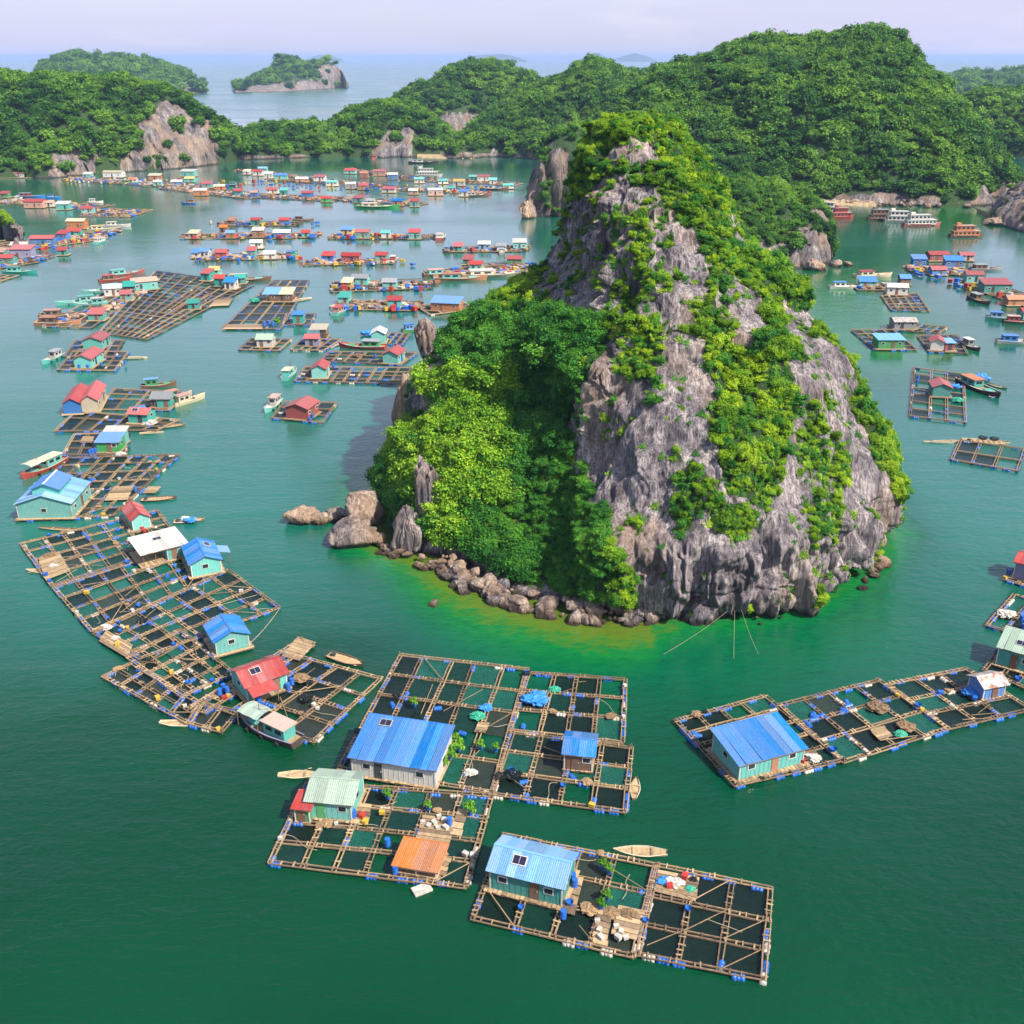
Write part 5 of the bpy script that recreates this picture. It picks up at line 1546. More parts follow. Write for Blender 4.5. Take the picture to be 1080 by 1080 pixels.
def platform(px, n, label, z=.46, group=None, mats=None):
    """plank platform over a raft cell: n planks laid along A-B direction across A-D"""
    q = [P(x, y, z) for x, y in px]; cen = sum(q, Vector()) / 4
    root = empty('plank_platform', (cen.x, cen.y, 0)); tag(root, uniq(label), 'platform', group)
    rg = random.Random(n + int(px[0][0]))
    for i in range(n):
        a, b, c, d = (lerp4(q, 0, (i + .06) / n), lerp4(q, 1, (i + .06) / n), lerp4(q, 1, (i + .94) / n), lerp4(q, 0, (i + .94) / n))
        m = MB(); e = rg.uniform(-.06, .06); h = rg.uniform(0, .025)
        dx = (b - a).normalized() * e
        pts = [p - cen + dx for p in (a, b, c, d)]
        top = [(p.x, p.y, z + h) for p in pts]; low = [(p.x, p.y, z + h - .05) for p in pts]
        mt = rg.choice(mats) if mats else (PLANK if rg.random() < .75 else TIMBER)
        m.quad(top, mt); m.quad(low[::-1], mt)
        for k in range(4): m.quad([low[k], low[(k + 1) % 4], top[(k + 1) % 4], top[k]], mt)
        m.build('plank', root)
def rope_line(name, p0, p1, sag, r, label, group=None, mat=None):
    m = MB(); p0, p1 = Vector(p0), Vector(p1); prev = p0; n = 10
    for i in range(1, n + 1):
        t = i / n; q = p0.lerp(p1, t) - Vector((0, 0, sag * 4 * t * (1 - t)))
        m.tube(prev, q, r, r, 5, mat or ROPE, False); prev = q
    return tag(m.build(name), uniq(label), 'rope', group)

def _tyre():
    m = MB(); n, k = 14, 6; R0, r0 = .36, .13
    g = [[((R0 + r0 * math.cos(b)) * math.cos(a), (R0 + r0 * math.cos(b)) * math.sin(a), r0 * math.sin(b)) for b in [2 * math.pi * j / k for j in range(k)]] for a in [2 * math.pi * i / n for i in range(n)]]
    for i in range(n):
        for j in range(k): m.quad([g[i][j], g[(i + 1) % n][j], g[(i + 1) % n][(j + 1) % k], g[i][(j + 1) % k]], RUBBER)
    return m.mesh('tyre', True)
TYRE = _tyre()
# ================================================================== near rafts
# front raft pair
raft([(499,969),(668,1009),(692,913),(531,881)], 4, 3, 'front fish farm raft carrying the light blue gabled house', green=.25, bare=.2, skip=0)
raft([(673,1007),(805,1034),(814,938),(694,913)], 3, 3, 'bare cage raft at the bottom right of the front pair', green=.1, bare=.2, skip=0, diag=.3)
house_px((517,937), (592,956), 4.3, 2.3, 'lightblue', 'teal', 'light blue gabled house on the front raft', door=.62, panel=(.36, .55), roof2='blue', split=1.1)
platform([(645,985),(672,992),(680,960),(652,954)], 6, 'tan plank deck with white boxes on the front raft')
platform([(690,940),(734,951),(738,925),(694,917)], 6, 'plank deck piled with sacks on the bare cage raft')
platform([(592,962),(606,966),(616,925),(603,922)], 4, 'narrow plank deck beside the light blue house')
drums([(604,929),(606,935)], 'beside the light blue house')
drums([(594,968)], 'lying by the deck of the front raft')
boxes([(630,972),(632,982),(634,990),(650,978),(655,984),(652,990),(660,990)], 'on the front raft')
heap(645,962,.9,'brown','brown heap of rope on the front raft'); heap(664,964,.9,'brown','dark brown net heap by the seam of the front pair')
heap(712,932,.9,'white','pale sack heap on the bare cage raft'); heap(700,930,.7,'blue','small blue tarpaulin on the bare cage raft'); heap(728,938,.6,'green','green tarpaulin beside the sack heap')
heap(622,958,1.0,'brown','long tan net roll across the front raft')
boxes([(706,936),(722,926)], 'among the sacks of the bare cage raft', 'red')
for (x, y) in [(636,916),(642,921),(640,949),(634,958)]: pot_plant(x, y, .55, 'leafy green pot plant on the walkway of the front raft', 'plants on the front raft')
boat(675,899,5.2,175,'tan rowing boat floating behind the front raft', 'cream', style='row', trim='cream')

# central farm of four modules
raft([(358,811),(519,836),(557,707),(422,691)], 5, 5, 'large cage raft under the big blue roof', green=.45)
raft([(538,771),(657,783),(659,717),(558,710)], 4, 3, 'cage raft with the blue tarpaulin behind the big blue roof', green=.55)
raft([(519,838),(659,857),(666,789),(541,773)], 4, 3, 'cage raft with the small blue hut', green=.4)
raft([(285,910),(492,935),(517,841),(325,826)], 6, 4, 'cage raft with the teal roofed house and rusty shed', green=.45)
house_px((372,817), (459,831), 6.0, 2.3, 'blue', 'white', 'big bright blue roofed house of the central farm', kind='shed', rise=1.0, door=.32, panel=(.22,.86), deckx=.3)
house_px((595,811), (624,814), 3.6, 2.1, 'blue', 'brown', 'small hut with a split bright blue roof', rise=.6, deckx=.2)
house_px((326,862), (371,866), 4.6, 2.2, 'palegreen', 'turquoise', 'house with a pale green and teal roof', rise=.9, deckx=.3, door=.3, doorc='green')
house_px((312,866), (327,868), 1.8, 1.7, 'red', 'green', 'tiny green shed with a red roof', kind='shed', rise=.3, deckx=.1, name='shed')
house_px((418,919), (460,926), 3.0, 0.8, 'orange', 'brown', 'low shed with a rusty orange roof', kind='shed', rise=.25, deckx=.2, open_frac=.5, name='shed')
platform([(458,922),(470,924),(476,905),(464,903)], 4, 'small plank deck at the right of the rusty shed')
platform([(474,880),(486,882),(494,854),(483,852)], 4, 'stacked long planks on the teal house raft')
platform([(370,868),(388,870),(392,848),(376,846)], 5, 'plank deck beside the teal roofed house')
platform([(500,772),(512,773),(516,762),(504,761)], 4, 'tiny plank deck with a tan box in the big blue roof raft')
platform([(438,884),(474,889),(480,863),(446,859)], 7, 'plank deck under the white boxes of the teal house raft')
platform([(624,994),(640,998),(646,962),(631,958)], 6, 'narrow plank walk under the white boxes of the front raft')
drums([(371,858),(373,862),(417,921),(409,892),(474,870)], 'around the teal roofed house and rusty shed')
drums([(413,742),(458,748),(551,770),(492,775)], 'afloat in the cages of the big blue roof raft', afloat=True); drums([(602,818),(548,826)], 'afloat in the cages of the small blue hut raft', afloat=True)
boxes([(446,868),(452,872),(458,869),(462,874),(468,866),(470,874),(463,862),(498,903),(491,902)], 'on the teal house raft')
boxes([(417,911),(382,862)], 'near the rusty shed', 'red'); boxes([(403,858),(385,868)], 'by the teal roofed house', 'yellow')
for (x, y, s) in [(475,800,1.0),(484,792,.9),(468,808,.8),(481,783,.6),(507,790,.6),(523,792,.5)]: pot_plant(x, y, s, 'bushy pot plant at the right end of the big blue roof', 'plants beside the big blue roof')
pot_plant(437,745,.6,'lone pot plant in the upper cages of the big blue roof raft'); pot_plant(496,858,.8,'tall pot plant by the stacked planks'); pot_plant(452,854,.5,'small pot plant among the white boxes'); pot_plant(409,842,.6,'pot plant behind the teal roofed house')
heap(564,738,1.6,'blue','crumpled bright blue tarpaulin on the rear cage raft'); heap(585,727,.8,'green','green sack standing on the rear cage raft'); heap(504,755,1.0,'green','green tarpaulin over the middle of the big blue roof raft'); heap(512,747,.8,'blue','small blue tarpaulin beside the green one')
heap(541,818,1.2,'black','long black net heap in the small blue hut raft'); heap(528,820,.9,'black','black net heap near the centre seam'); heap(497,815,.7,'white','pale sack heap right of the big blue roof')
boat(316,818,4.6,2,'tan rowing boat behind the teal roofed house','cream',style='row',trim='cream')
boat(670,832,3.6,80,'small brown rowing boat at the right of the central farm','brown',style='row',trim='cream')
thing_mesh('foam_slab', FOAMSLAB, 445, 939, .05, 'white foam slab floating in front of the rusty shed raft', 'slab', None, 1.0, .5)

# left farm with the red roof
raft([(213,741),(330,783),(402,717),(305,690)], 4, 4, 'cage raft carrying the red roofed house', green=.35, diag=.12)
raft([(200,747),(216,752),(330,681),(318,675)], 1, 6, 'narrow walkway raft behind the red roofed house', bare=1)
platform([(297,692),(316,697),(333,677),(314,671)], 7, 'bamboo landing platform at the far end of the walkway')
house_px((262,740), (303,725), 4.4, 2.1, 'red', 'turquoise', 'red roofed house with turquoise gable on the left farm', door=.75, panel=(.35,.6), canopy=('red', 3.2, -1.0), rise=1.0)
boat(283,772,9.5,146,'turquoise cabin fishing boat with a green awning moored at the red roofed raft','dark','turquoise','salmon', trim='purple', awning='palegreen')
boat(365,697,5.5,-28,'dark flat punt moored right of the bamboo landing','dark',style='flat',trim='brown')
boat(186,764,4.0,-8,'small tan rowing boat below the left cages','cream',style='row',trim='cream')
drums([(236,728),(240,731),(232,733),(273,741),(262,716),(304,727),(308,722),(296,763)], 'scattered round the red roofed house')
boxes([(335,748),(331,744),(270,752)], 'on the red roofed raft'); heap(322,737,1.1,'black','black net heap on the red roofed raft'); heap(318,715,1.2,'brown','brown net heap right of the red roofed house')
boxes([(241,735)], 'beside the walkway drums', 'yellow'); boxes([(237,737)], 'beside the walkway drums', 'red')

# long left farm
raft([(55,618),(192,574),(166,539),(24,573)], 7, 5, 'upper grid raft of the long left farm', green=.5)
raft([(97,666),(217,612),(194,576),(57,620)], 6, 4, 'second grid raft of the long left farm', green=.55)
raft([(147,695),(294,641),(240,602),(100,668)], 7, 4, 'third grid raft of the long left farm', green=.5)
raft([(192,735),(246,710),(190,665),(135,694)], 4, 5, 'fourth grid raft beside the rear blue hut', green=.6)
raft([(109,714),(199,763),(211,743),(138,700)], 5, 2, 'low strip raft along the lower edge of the left farm', green=.3, diag=.2)
raft([(199,763),(234,772),(252,751),(213,743)], 2, 1, 'end cage raft left of the cabin boat', green=.3)
house_px((229,691), (263,682), 4.6, 2.0, 'blue', 'turquoise', 'blue roofed turquoise hut at the lower end of the left farm', ridge='y', rise=.9)
house_px((203,609), (234,603), 6.5, 2.1, 'blue', 'turquoise', 'blue roofed turquoise house with solar panel in the left farm', ridge='y', rise=.9, panel=(.7,.5), canopy=('lightblue', 2.6, .6))
house_px((152,598), (198,586), 5.6, 2.0, 'white', 'turquoise', 'white flat roofed shelter in the left farm', kind='shed', rise=.4, open_frac=.55, panel=(.5,.6))
house_px((141,560), (159,556), 5.5, 1.9, 'red', 'turquoise', 'red roofed turquoise hut at the top of the left farm', ridge='y', rise=.9)
platform([(48,612),(74,602),(62,581),(40,588)], 6, 'plank work deck at the left edge of the long farm')
platform([(104,676),(134,694),(140,680),(112,664)], 6, 'plank deck along the lower edge of the long farm')
heap(52,586,1.1,'brown','brown net heap on the left work deck'); heap(57,597,.7,'white','white sack heap on the left work deck'); heap(112,662,.8,'white','pale sack heap on the lower plank deck'); heap(122,673,.6,'white','small pale sacks on the lower plank deck')
boat(40,603,4,170,'small tan punt at the left edge of the long farm','cream',style='row',trim='cream')
drums([(176,606),(180,612),(144,640),(127,560),(158,566),(226,690),(185,603),(183,599)], 'afloat between the walkways of the long left farm', afloat=True)
boxes([(159,604),(156,602),(140,645)], 'on the walkways of the long left farm')
boxes([(150,558),(152,561)], 'by the upper red roofed hut', 'red'); heap(150,655,.9,'black','dark net heap in the third grid raft')
boat(200,550,5.0,15,'small boat heaped with white and blue gear right of the long farm','brown',style='flat',trim='white'); heap(200,549,1.0,'blue','blue gear piled in the small boat'); heap(196,547,.8,'white','white gear piled in the small boat')
rope_line('mooring_rope', P(262,680,.6), P(294,643,.5), .3, .04, 'mooring rope from the rear blue hut to the raft corner')

# raft with the big blue two tier house
raft([(17,549),(120,544),(189,480),(71,483)], 7, 7, 'grid raft behind the big two tier blue roof', green=.12, bare=.2)
house_px((20,547), (77,546), 9.0, 2.6, 'lightblue', 'turquoise', 'big turquoise house with a two tier blue roof', ridge='y', rise=1.4, upper=('blue', .62, .5, .5))
boat(46,496,10.5,-112,'red hulled fishing boat with a cream awning beside the big blue house','red','turquoise','cream', trim='cream', awning='cream')
boat(66,559,8.0,-8,'long narrow brown canoe in front of the big blue house','brown',style='row',trim='cream', B=1.1)
boat(168,527,6,10,'dark net boat at the right of the grid raft','dark',style='flat',trim='brown')
platform([(110,528),(134,527),(142,512),(120,513)], 6, 'yellowed net platform in the grid raft')
platform([(150,520),(164,520),(170,513),(156,513)], 4, 'pink plank deck at the right edge of the grid raft')
drums([(143,518),(92,513),(96,509)], 'on the grid raft by the big blue house'); boxes([(90,516),(94,512)], 'right of the big blue house', 'red')

# rafts further up the left side
raft([(66,480),(133,480),(134,457),(79,458)], 4, 3, 'small raft with the bright green hut', lod=1, green=.1)
house_px((103,477), (126,477), 3.6, 2.0, 'blue', 'green', 'bright green hut with a blue front roof', kind='shed', rise=.6, lod=1, deckx=.2)
house_px((110,470), (131,470), 3.0, 2.2, 'white', 'turquoise', 'white roofed hut right behind the green hut', kind='shed', rise=.6, lod=1, deckx=.2)
platform([(84,467),(97,467),(99,460),(87,460)], 4, 'pale plank deck left of the green hut')
drums([(98,478),(101,477),(95,479)], 'left of the bright green hut'); heap(128,479,1.0,'white','white sack heap right of the green hut')
raft([(58,455),(166,454),(189,443),(80,434)], 6, 3, 'cage raft below the double red roof', lod=1, green=.1)
raft([(102,432),(178,433),(194,414),(121,410)], 4, 4, 'cage raft right of the double red roof', lod=1, green=.1)
house_px((68,437), (86,436), 11, 2.4, 'red', 'blue', 'front half of the double red roof with blue walls', ridge='y', rise=1.0, lod=1)
house_px((87,435), (104,434), 11, 2.6, 'red', 'cream', 'right half of the double red roof with cream walls', ridge='y', rise=1.1, lod=1)
house_px((136,446), (156,447), 3.8, 2.0, 'red', 'teal', 'small red roofed hut with a solar panel', lod=1, panel=(.3,.5))
house_px((160,430), (180,430), 4.5, 2.0, 'grey', 'teal', 'grey roofed hut among moored boats', lod=1, open_frac=.3)
heap(146,432,1.6,'blue','blue tarpaulin behind the small red roofed hut'); heap(158,446,1.5,'white','white canvas beside the small red roofed hut'); heap(82,433,1.8,'brown','orange tarpaulin before the double red roof')
boat(200,424,8.5,52,'cream wooden boat at the right end of the double red roof farm','cream','cream','salmon')
boat(168,408,8,20,'fishing boat with a pale blue awning behind the red roofs','brown','green','lightblue')
boat(188,420,7,45,'tan wooden boat lying beside the cream boat','cream','brown','orange')
boat(181,450,5.5,20,'brown skiff at the corner of the cage raft','brown',style='flat',trim='cream'); boat(160,457,4.8,12,'long tan skiff below the small red hut','cream',style='row',trim='cream')

raft([(61,390),(121,391),(136,371),(77,371)], 5, 4, 'raft with the front red roofed hut', lod=1, green=.05)
raft([(68,376),(120,377),(130,359),(80,359)], 5, 3, 'raft with the rear red roofed hut', lod=1, green=.05)
house_px((79,388), (97,388), 8, 2.2, 'red', 'turquoise', 'front red roofed turquoise hut on the double hut raft', ridge='y', rise=1.0, lod=1)
house_px((88,368), (108,368), 6.5, 2.2, 'red', 'turquoise', 'rear red roofed turquoise hut on the double hut raft', ridge='y', rise=.9, lod=1, roof2='red')
boat(55,380,9,-100,'white and green boat left of the double hut raft','turquoise','white','grey')
boat(143,378,6,5,'pale skiff right of the double hut raft','cream',style='flat',trim='white'); drums([(84,388),(93,388),(107,386),(132,384)], 'on the double hut raft')

# the great grid raft
raft([(104,351),(155,358),(268,300),(164,286)], 9, 17, 'vast grid raft of narrow cages', lod=1, green=.02, bare=.3, floats=.35)
raft([(45,344),(96,346),(150,308),(120,303)], 4, 6, 'raft of boats and huts along the vast grid', lod=1, green=.02, bare=.4)
raft([(166,330),(195,332),(224,312),(205,303)], 4, 5, 'ragged raft on the right flank of the vast grid', lod=1, green=.05)
HS = []   # (x, y, w_px, roof, wall, angle, cluster, kwargs)
def H(cl, *rows):
    for r in rows: HS.append((cl,) + r)
H('row along the vast grid raft', (150,306,30,'salmon','turquoise',24),(118,312,20,'white','white',18),(132,317,10,'red','turquoise',10),(101,338,18,'red','teal',8),(203,326,12,'teal','teal',5),
  (218,296,10,'red','teal',-8),(226,291,12,'yellow','turquoise',0),(243,305,13,'blue','white',-10),(232,302,9,'red','teal',-5),(253,299,7,'teal','teal',0),(135,311,6,'teal','dark',10))
for a in [(82,320,13,-150,'teal cabin boat left of the white hut','turquoise','turquoise','teal'),(96,322,10,-160,'small teal boat beside the vast grid','turquoise','turquoise','white'),(108,308,13,-150,'big teal boat behind the white hut','turquoise','white','turquoise'),
          (133,290,14,40,'teal boat with a black net frame at the top of the grid','red','turquoise','turquoise'),(66,334,13,10,'long brown boat at the left end of the grid rafts','brown','brown','salmon'),(62,342,13,5,'orange decked barge at the left end of the grid rafts','orange','brown','orange'),
          (262,296,16,5,'long flat boat with a cream canopy right of the grid','brown','turquoise','cream'),(122,296,11,30,'red decked boat behind the salmon roof','red','brown','red')]: boat(*a)
platform([(220,323),(241,322),(246,314),(228,315)], 5, 'bare tan platform right of the vast grid')
raft([(234,347),(296,347),(326,296),(288,296)], 4, 7, 'stepped cage raft with a half blue roof', lod=1, green=.03)
house_px((278,318),(308,318), 6, 2.2, 'lightblue', 'brown', 'long shelter with a half blue half cream roof', lod=1, kind='shed', rise=.8, roof2='cream', split=.55, open_frac=.2)
raft([(298,343),(327,343),(333,331),(302,331)], 3, 2, 'small raft with the dark teal box hut', lod=1, green=.05)
house_px((309,341),(320,341), 3.4, 2.4, 'blue', 'teal', 'dark teal box hut with a blue roof', kind='shed', rise=.2, lod=1, deckx=.1)
boat(316,317,9,40,'cream and yellow boat beside the stepped raft','cream','yellow','cream',style='flat')
drums([(279,344),(284,343),(288,344)], 'on the front edge of the stepped raft', s=1.5); heap(269,317,2.0,'green','teal tarpaulin at the left of the half blue roof'); pot_plant(293,343,1.4,'green bush in a tub on the stepped raft')
platform([(235,347),(276,347),(278,342),(240,342)], 3, 'tan front walkway deck of the stepped raft')
raft([(252,369),(294,370),(308,358),(265,357)], 4, 3, 'small square raft with the pale green roof', lod=1, green=.05)
house_px((271,366),(287,366), 4.6, 2.0, 'palegreen', 'white', 'white hut with a pale green roof', lod=1, rise=.9)
raft([(307,369),(341,370),(360,358),(319,357)], 4, 3, 'raft with the red roof and cream canopy', lod=1, green=.05)
house_px((322,365),(336,365), 3.8, 2.0, 'red', 'purple', 'red roofed grey hut before a cream canopy', lod=1, rise=.7)
house_px((328,357),(344,357), 4, 2.4, 'cream', 'brown', 'cream canopy behind the grey hut', lod=1, kind='shed', rise=.5, open_frac=.6)
raft([(338,381),(423,385),(440,372),(347,371)], 7, 3, 'rear cage raft of the twin red hut pair', lod=1, green=.03)
house_px((404,383),(420,384), 5.5, 2.3, 'red', 'turquoise', 'red roofed turquoise hut nearest the islet', lod=1, ridge='y', rise=.9)
raft([(311,402),(424,405),(434,388),(322,387)], 9, 4, 'front cage raft of the twin red hut pair', lod=1, green=.03)
house_px((329,399),(344,399), 5.5, 2.3, 'red', 'turquoise', 'red roofed turquoise hut at the left of the front cages', lod=1, ridge='y', rise=.9)
boat(306,396,9,85,'cream cabin boat left of the front cages','turquoise','turquoise','cream'); boat(382,367,13,170,'bright red open boat behind the cages','red','green','grey'); boat(354,364,6,70,'small cream skiff at the canopy raft','cream',style='row')
raft([(402,362),(424,364),(432,352),(412,351)], 3, 3, 'little raft right of the white roofed hut', lod=1, green=.05)
house_px((392,362),(406,362), 4.5, 2.6, 'white', 'turquoise', 'white roofed turquoise hut behind the red boat', lod=1, ridge='y', rise=.9)
heap(388,352,2,'blue','round blue tarpaulin behind the red boat'); boat(436,349,7,30,'small green boat with a blue cover by the islet','green','blue','blue')
drums([(424,381),(396,377),(352,388)], 'on the twin red hut rafts'); heap(378,375,1.6,'brown','orange net heap on the rear cage raft')
raft([(287,441),(340,446),(355,425),(300,424)], 3, 3, 'lone small raft with the brick red house', lod=1, green=0, bare=.5)
house_px((302,441),(325,443), 5.5, 2.4, 'red', 'red', 'brick red house alone on its raft', lod=1, rise=.9, ridge='y')
boat(287,430,8.5,-100,'white boat with a salmon roof beside the lone raft','turquoise','white','salmon'); drums([(330,441),(327,444)], 'on the lone small raft')

# right side
raft([(960,439),(1018,446),(1016,395),(964,388)], 3, 7, 'tall cage raft with the red roofed teal hut', lod=1, green=.05, bare=.5)
house_px((983,418),(1002,419), 4.5, 2.2, 'red', 'teal', 'red roofed teal hut on the tall cage raft', lod=1, rise=.8, ridge='y')
boat(1033,411,14,-75,'big dark hulled boat loaded with blue gear','dark','teal','orange'); heap(1034,399,2.2,'blue','blue gear on the deck of the big dark boat'); boat(1050,417,6,45,'small blue boat beside the big dark boat','blue',style='row',trim='white'); boat(1052,408,5,-60,'small green dinghy behind the blue one','green',style='row',trim='white')
heap(1010,422,1.5,'green','pale green net roll on the tall cage raft'); drums([(967,404),(968,400)], 'on the left edge of the tall cage raft'); heap(1008,408,1.3,'blue','blue tank on the tall cage raft')
raft([(1004,485),(1073,497),(1081,474),(1013,465)], 3, 2, 'grey cage raft with a teal net at the right', lod=1, green=.3)
boat(1000,466,6.5,3,'thin tan sampan left of the grey cage raft','cream',style='row',B=1.2); boat(990,467,6,-5,'outermost small sampan at the grey cage raft','cream',style='row',B=.9); boat(1040,467,9,-10,'tan work boat behind the grey cage raft','cream',style='flat',trim='cream')
heap(1037,462,1.1,'black','black tyre heap on the work boat'); heap(1049,463,1.1,'black','second dark heap on the work boat, beside the tyres')
raft([(923,369),(967,369),(942,348),(898,348)], 4, 5, 'slanting cage raft with the bright green house', lod=1, green=.03)
house_px((926,368),(953,368), 5, 2.3, 'lightblue', 'green', 'long bright green house with a white blue roof', lod=1, kind='shed', rise=.4)
raft([(942,348),(990,352),(1000,345),(955,341)], 5, 2, 'low raft beside the rusty roof', lod=1, green=.6)
house_px((943,347),(966,347), 4.5, 2.0, 'rusty', 'grey', 'grey hut with a rusty white roof', lod=1, rise=.7)
raft([(980,371),(1020,373),(1010,353),(968,354)], 4, 4, 'raft with the white hut and red box hut', lod=1, green=.05)
house_px((981,369),(995,370), 4.5, 2.2, 'red', 'white', 'white hut with a red gable roof', lod=1, ridge='y', rise=.8)
house_px((996,370),(1006,370), 3.5, 2.0, 'lightblue', 'red', 'dark red box hut with a blue roof', lod=1, kind='shed', rise=.3)
boat(1024,367,8,-80,'fishing boat with tall masts right of the white hut','dark','grey','white')
raft([(940,327),(980,328),(967,309),(930,312)], 5, 5, 'cage raft below the long white shelter', lod=1, green=.02)
H('right hand cluster', (916,303,20,'blue','turquoise',0),(947,311,24,'white','white',-4),(955,300,11,'blue','brown',0),
  (990,275,24,'red','red',0),(1007,282,22,'blue','blue',0),(990,290,18,'red','blue',-4),(1028,298,20,'red','turquoise',-3),(1052,309,34,'red','teal',-3),(1073,322,24,'orange','rust',-4),(970,281,16,'blue','blue',-5),(1084,338,16,'red','teal',0),(1020,275,16,'red','salmon',0))
for a in [(892,304,11,0,'blue and white boat at the left tip of the right hand cluster','white','white','blue'),(921,292,14,10,'cream boat with a red roof behind the blue hut','cream','cream','red'),(1033,318,11,-80,'dark fishing boat in front of the long red roof','dark','brown','grey'),
          (1057,337,9,-15,'small blue boat floating alone at the right edge','turquoise','lightblue','blue'),(1075,341,9,-10,'red boat at the right edge','dark','red','salmon'),(1073,362,11,-8,'blue covered boat at the right edge','white','blue','blue'),(1040,285,13,8,'long grey boat trailing right of the blue hut','grey','brown','grey')]: boat(*a)
for a in [(874,224,12,-20,'white tour boat half hidden by the back islet','white','white','white'),(888,230,12,10,'red tour boat beside the half hidden white one','red','red','salmon'),(930,232,14,0,'dark tour boat with a grey roof','brown','brown','grey'),(950,234,15,-5,'white tour boat between the dark and red lined boats','white','white','white'),(972,238,18,6,'white tour boat with a red hull line','red','white','white'),(1019,250,15,4,'orange brown tour boat apart from the others','brown','orange','salmon')]:
    boat(*a, style='tour', group='tour boats at anchor')
# right edge near rafts
raft([(1041,660),(1092,676),(1122,645),(1071,628)], 3, 2, 'raft with teal nets at the right edge', green=.8)
heap(1062,648,1.2,'white','sacks on the teal net raft'); drums([(1077,655),(1079,664),(1080,660)], 'on the teal net raft at the right edge')
raft([(1038,707),(1088,729),(1112,704),(1052,690)], 3, 2, 'raft under the pale green roof at the right edge', green=.3)
house_px((1050,700),(1087,711), 4.2, 2.4, 'palegreen', 'teal', 'teal house with a pale green roof at the right edge', kind='shed', rise=.7, panel=(.55,.4))
raft([(1059,611),(1100,624),(1116,606),(1078,596)], 3, 2, 'dark raft under the red roof at the right edge', green=.1)
house_px((1068,609),(1096,617), 4.0, 2.6, 'red', 'purple', 'lilac hut with a red roof at the right edge', rise=.8); drums([(1063,606)], 'left of the lilac hut')

# right foreground farm
raft([(776,829),(889,803),(806,735),(712,761)], 4, 5, 'cage raft carrying the bright blue roofed turquoise house', green=.45)
raft([(890,804),(1000,769),(927,718),(822,744)], 4, 3, 'middle cage raft of the right foreground farm', green=.4)
raft([(1000,769),(1088,749),(1019,706),(936,722)], 3, 3, 'right cage raft with the small rusty hut', green=.55)
house_px((779,823), (846,805), 5.3, 2.0, 'blue', 'turquoise', 'turquoise house with a plain bright blue roof in the right foreground', kind='shed', rise=.7, door=.55, doorc='orange', deckx=.6, open_frac=0)
house_px((1036,738), (1058,734), 2.6, 1.7, 'rusty', 'blue', 'small blue hut with a rusty white roof', rise=.6, deckx=.2)
platform([(927,780),(942,776),(932,765),(917,769)], 5, 'plank deck in the middle of the right foreground farm')
platform([(845,806),(868,800),(860,792),(838,798)], 4, 'plank deck beside the plain bright blue roof')
drums([(849,762),(854,760),(859,758),(864,757),(868,754),(887,748),(891,746),(895,745),(740,777)], 'in rows across the right foreground farm', s=1.1, afloat=True)
heap(926,746,1.4,'brown','orange brown net heap on the middle cage raft'); heap(956,766,1.2,'brown','tan net heap at the edge of the middle cage raft'); heap(950,774,.8,'green','green net bundle beside the tan heap'); heap(857,800,.9,'white','pile of washing beside the blue roofed house')
heap(1026,731,1.3,'blue','blue tarpaulin at the left of the rusty hut'); boxes([(992,731),(1028,737)], 'on the right cage raft', 'blue'); boxes([(843,801),(846,804)], 'at the open corner of the turquoise house', 'red')
for (x, y) in [(944,789),(970,779),(1005,768),(1032,762),(912,797),(890,804)]: thing_mesh('tyre', TYRE, x, y, .15, 'black tyre fender hung along the right foreground farm', 'tyre', 'tyre fenders of the right foreground farm', 1, 0, (1.4, 0, .3))

# ================================================================== far rows
def strip(x0, y0, x1, y1, wid, label, n=None):
    """rafts end to end along a line, split into pieces"""
    a, b = P(x0, y0, .3), P(x1, y1, .3)
    L = (b - a).length
    n = n or max(1, round(L / 22))
    for i in range(n):
        p, q = a.lerp(b, i / n), a.lerp(b, (i + .93) / n)
        d = (q - p); nn = Vector((-d.y, d.x, 0)).normalized() * wid
        rg = random.Random(i + int(x0))
        nn *= rg.uniform(.8, 1.2)
        pts = []
        for w in (p, q, q + nn, p + nn):
            sx, sy, _ = project(w.x, w.y, w.z); pts.append((sx, sy))
        lab = label if n == 1 else '%s, %s' % (label, ORD[i] + ' piece from the left')
        raft(pts, max(2, round(d.length / 4)), max(1, round(wid / 4)), lab, lod=0, bare=.3, green=.05, skip=.05, z=.3)
ORD = ['first', 'second', 'third', 'fourth', 'fifth', 'sixth', 'seventh', 'eighth', 'ninth', 'tenth', 'eleventh', 'twelfth', 'thirteenth', 'fourteenth', 'fifteenth', 'sixteenth', 'seventeenth', 'eighteenth', 'nineteenth', 'twentieth',
       'twenty-first', 'twenty-second', 'twenty-third', 'twenty-fourth', 'twenty-fifth', 'twenty-sixth', 'twenty-seventh', 'twenty-eighth', 'twenty-ninth', 'thirtieth']
strip(0,188,52,187,9,'far raft under the left headland')
strip(66,190,215,200,16,'far raft below the pale cliff')
strip(168,199,262,210,18,'far raft left of the village middle')
strip(246,180,300,186,12,'far raft by the tan shore ledge')
strip(282,190,402,198,14,'far raft in the village middle row')
strip(236,207,345,212,16,'far raft in the village lower row')
strip(345,210,442,217,12,'far raft at the lower end of the village')
strip(366,180,420,187,12,'far raft at the upper end of the village')
strip(420,190,545,196,14,'far raft of the right village row')
strip(404,200,510,205,12,'far raft of the right village front row')
strip(0,214,95,221,16,'far raft of the left edge line'); strip(84,228,140,229,24,'far log raft at the end of the left edge line')
strip(0,268,110,252,26,'raft of the left edge farm'); strip(-6,284,44,276,18,'raft of the lower left edge farm'); strip(-10,300,22,290,14,'bottom raft of the left edge farm')
strip(230,238,315,238,11,'raft of the first hut row'); strip(190,252,336,250,12,'raft of the second hut row'); strip(205,275,305,273,14,'raft of the third hut row')
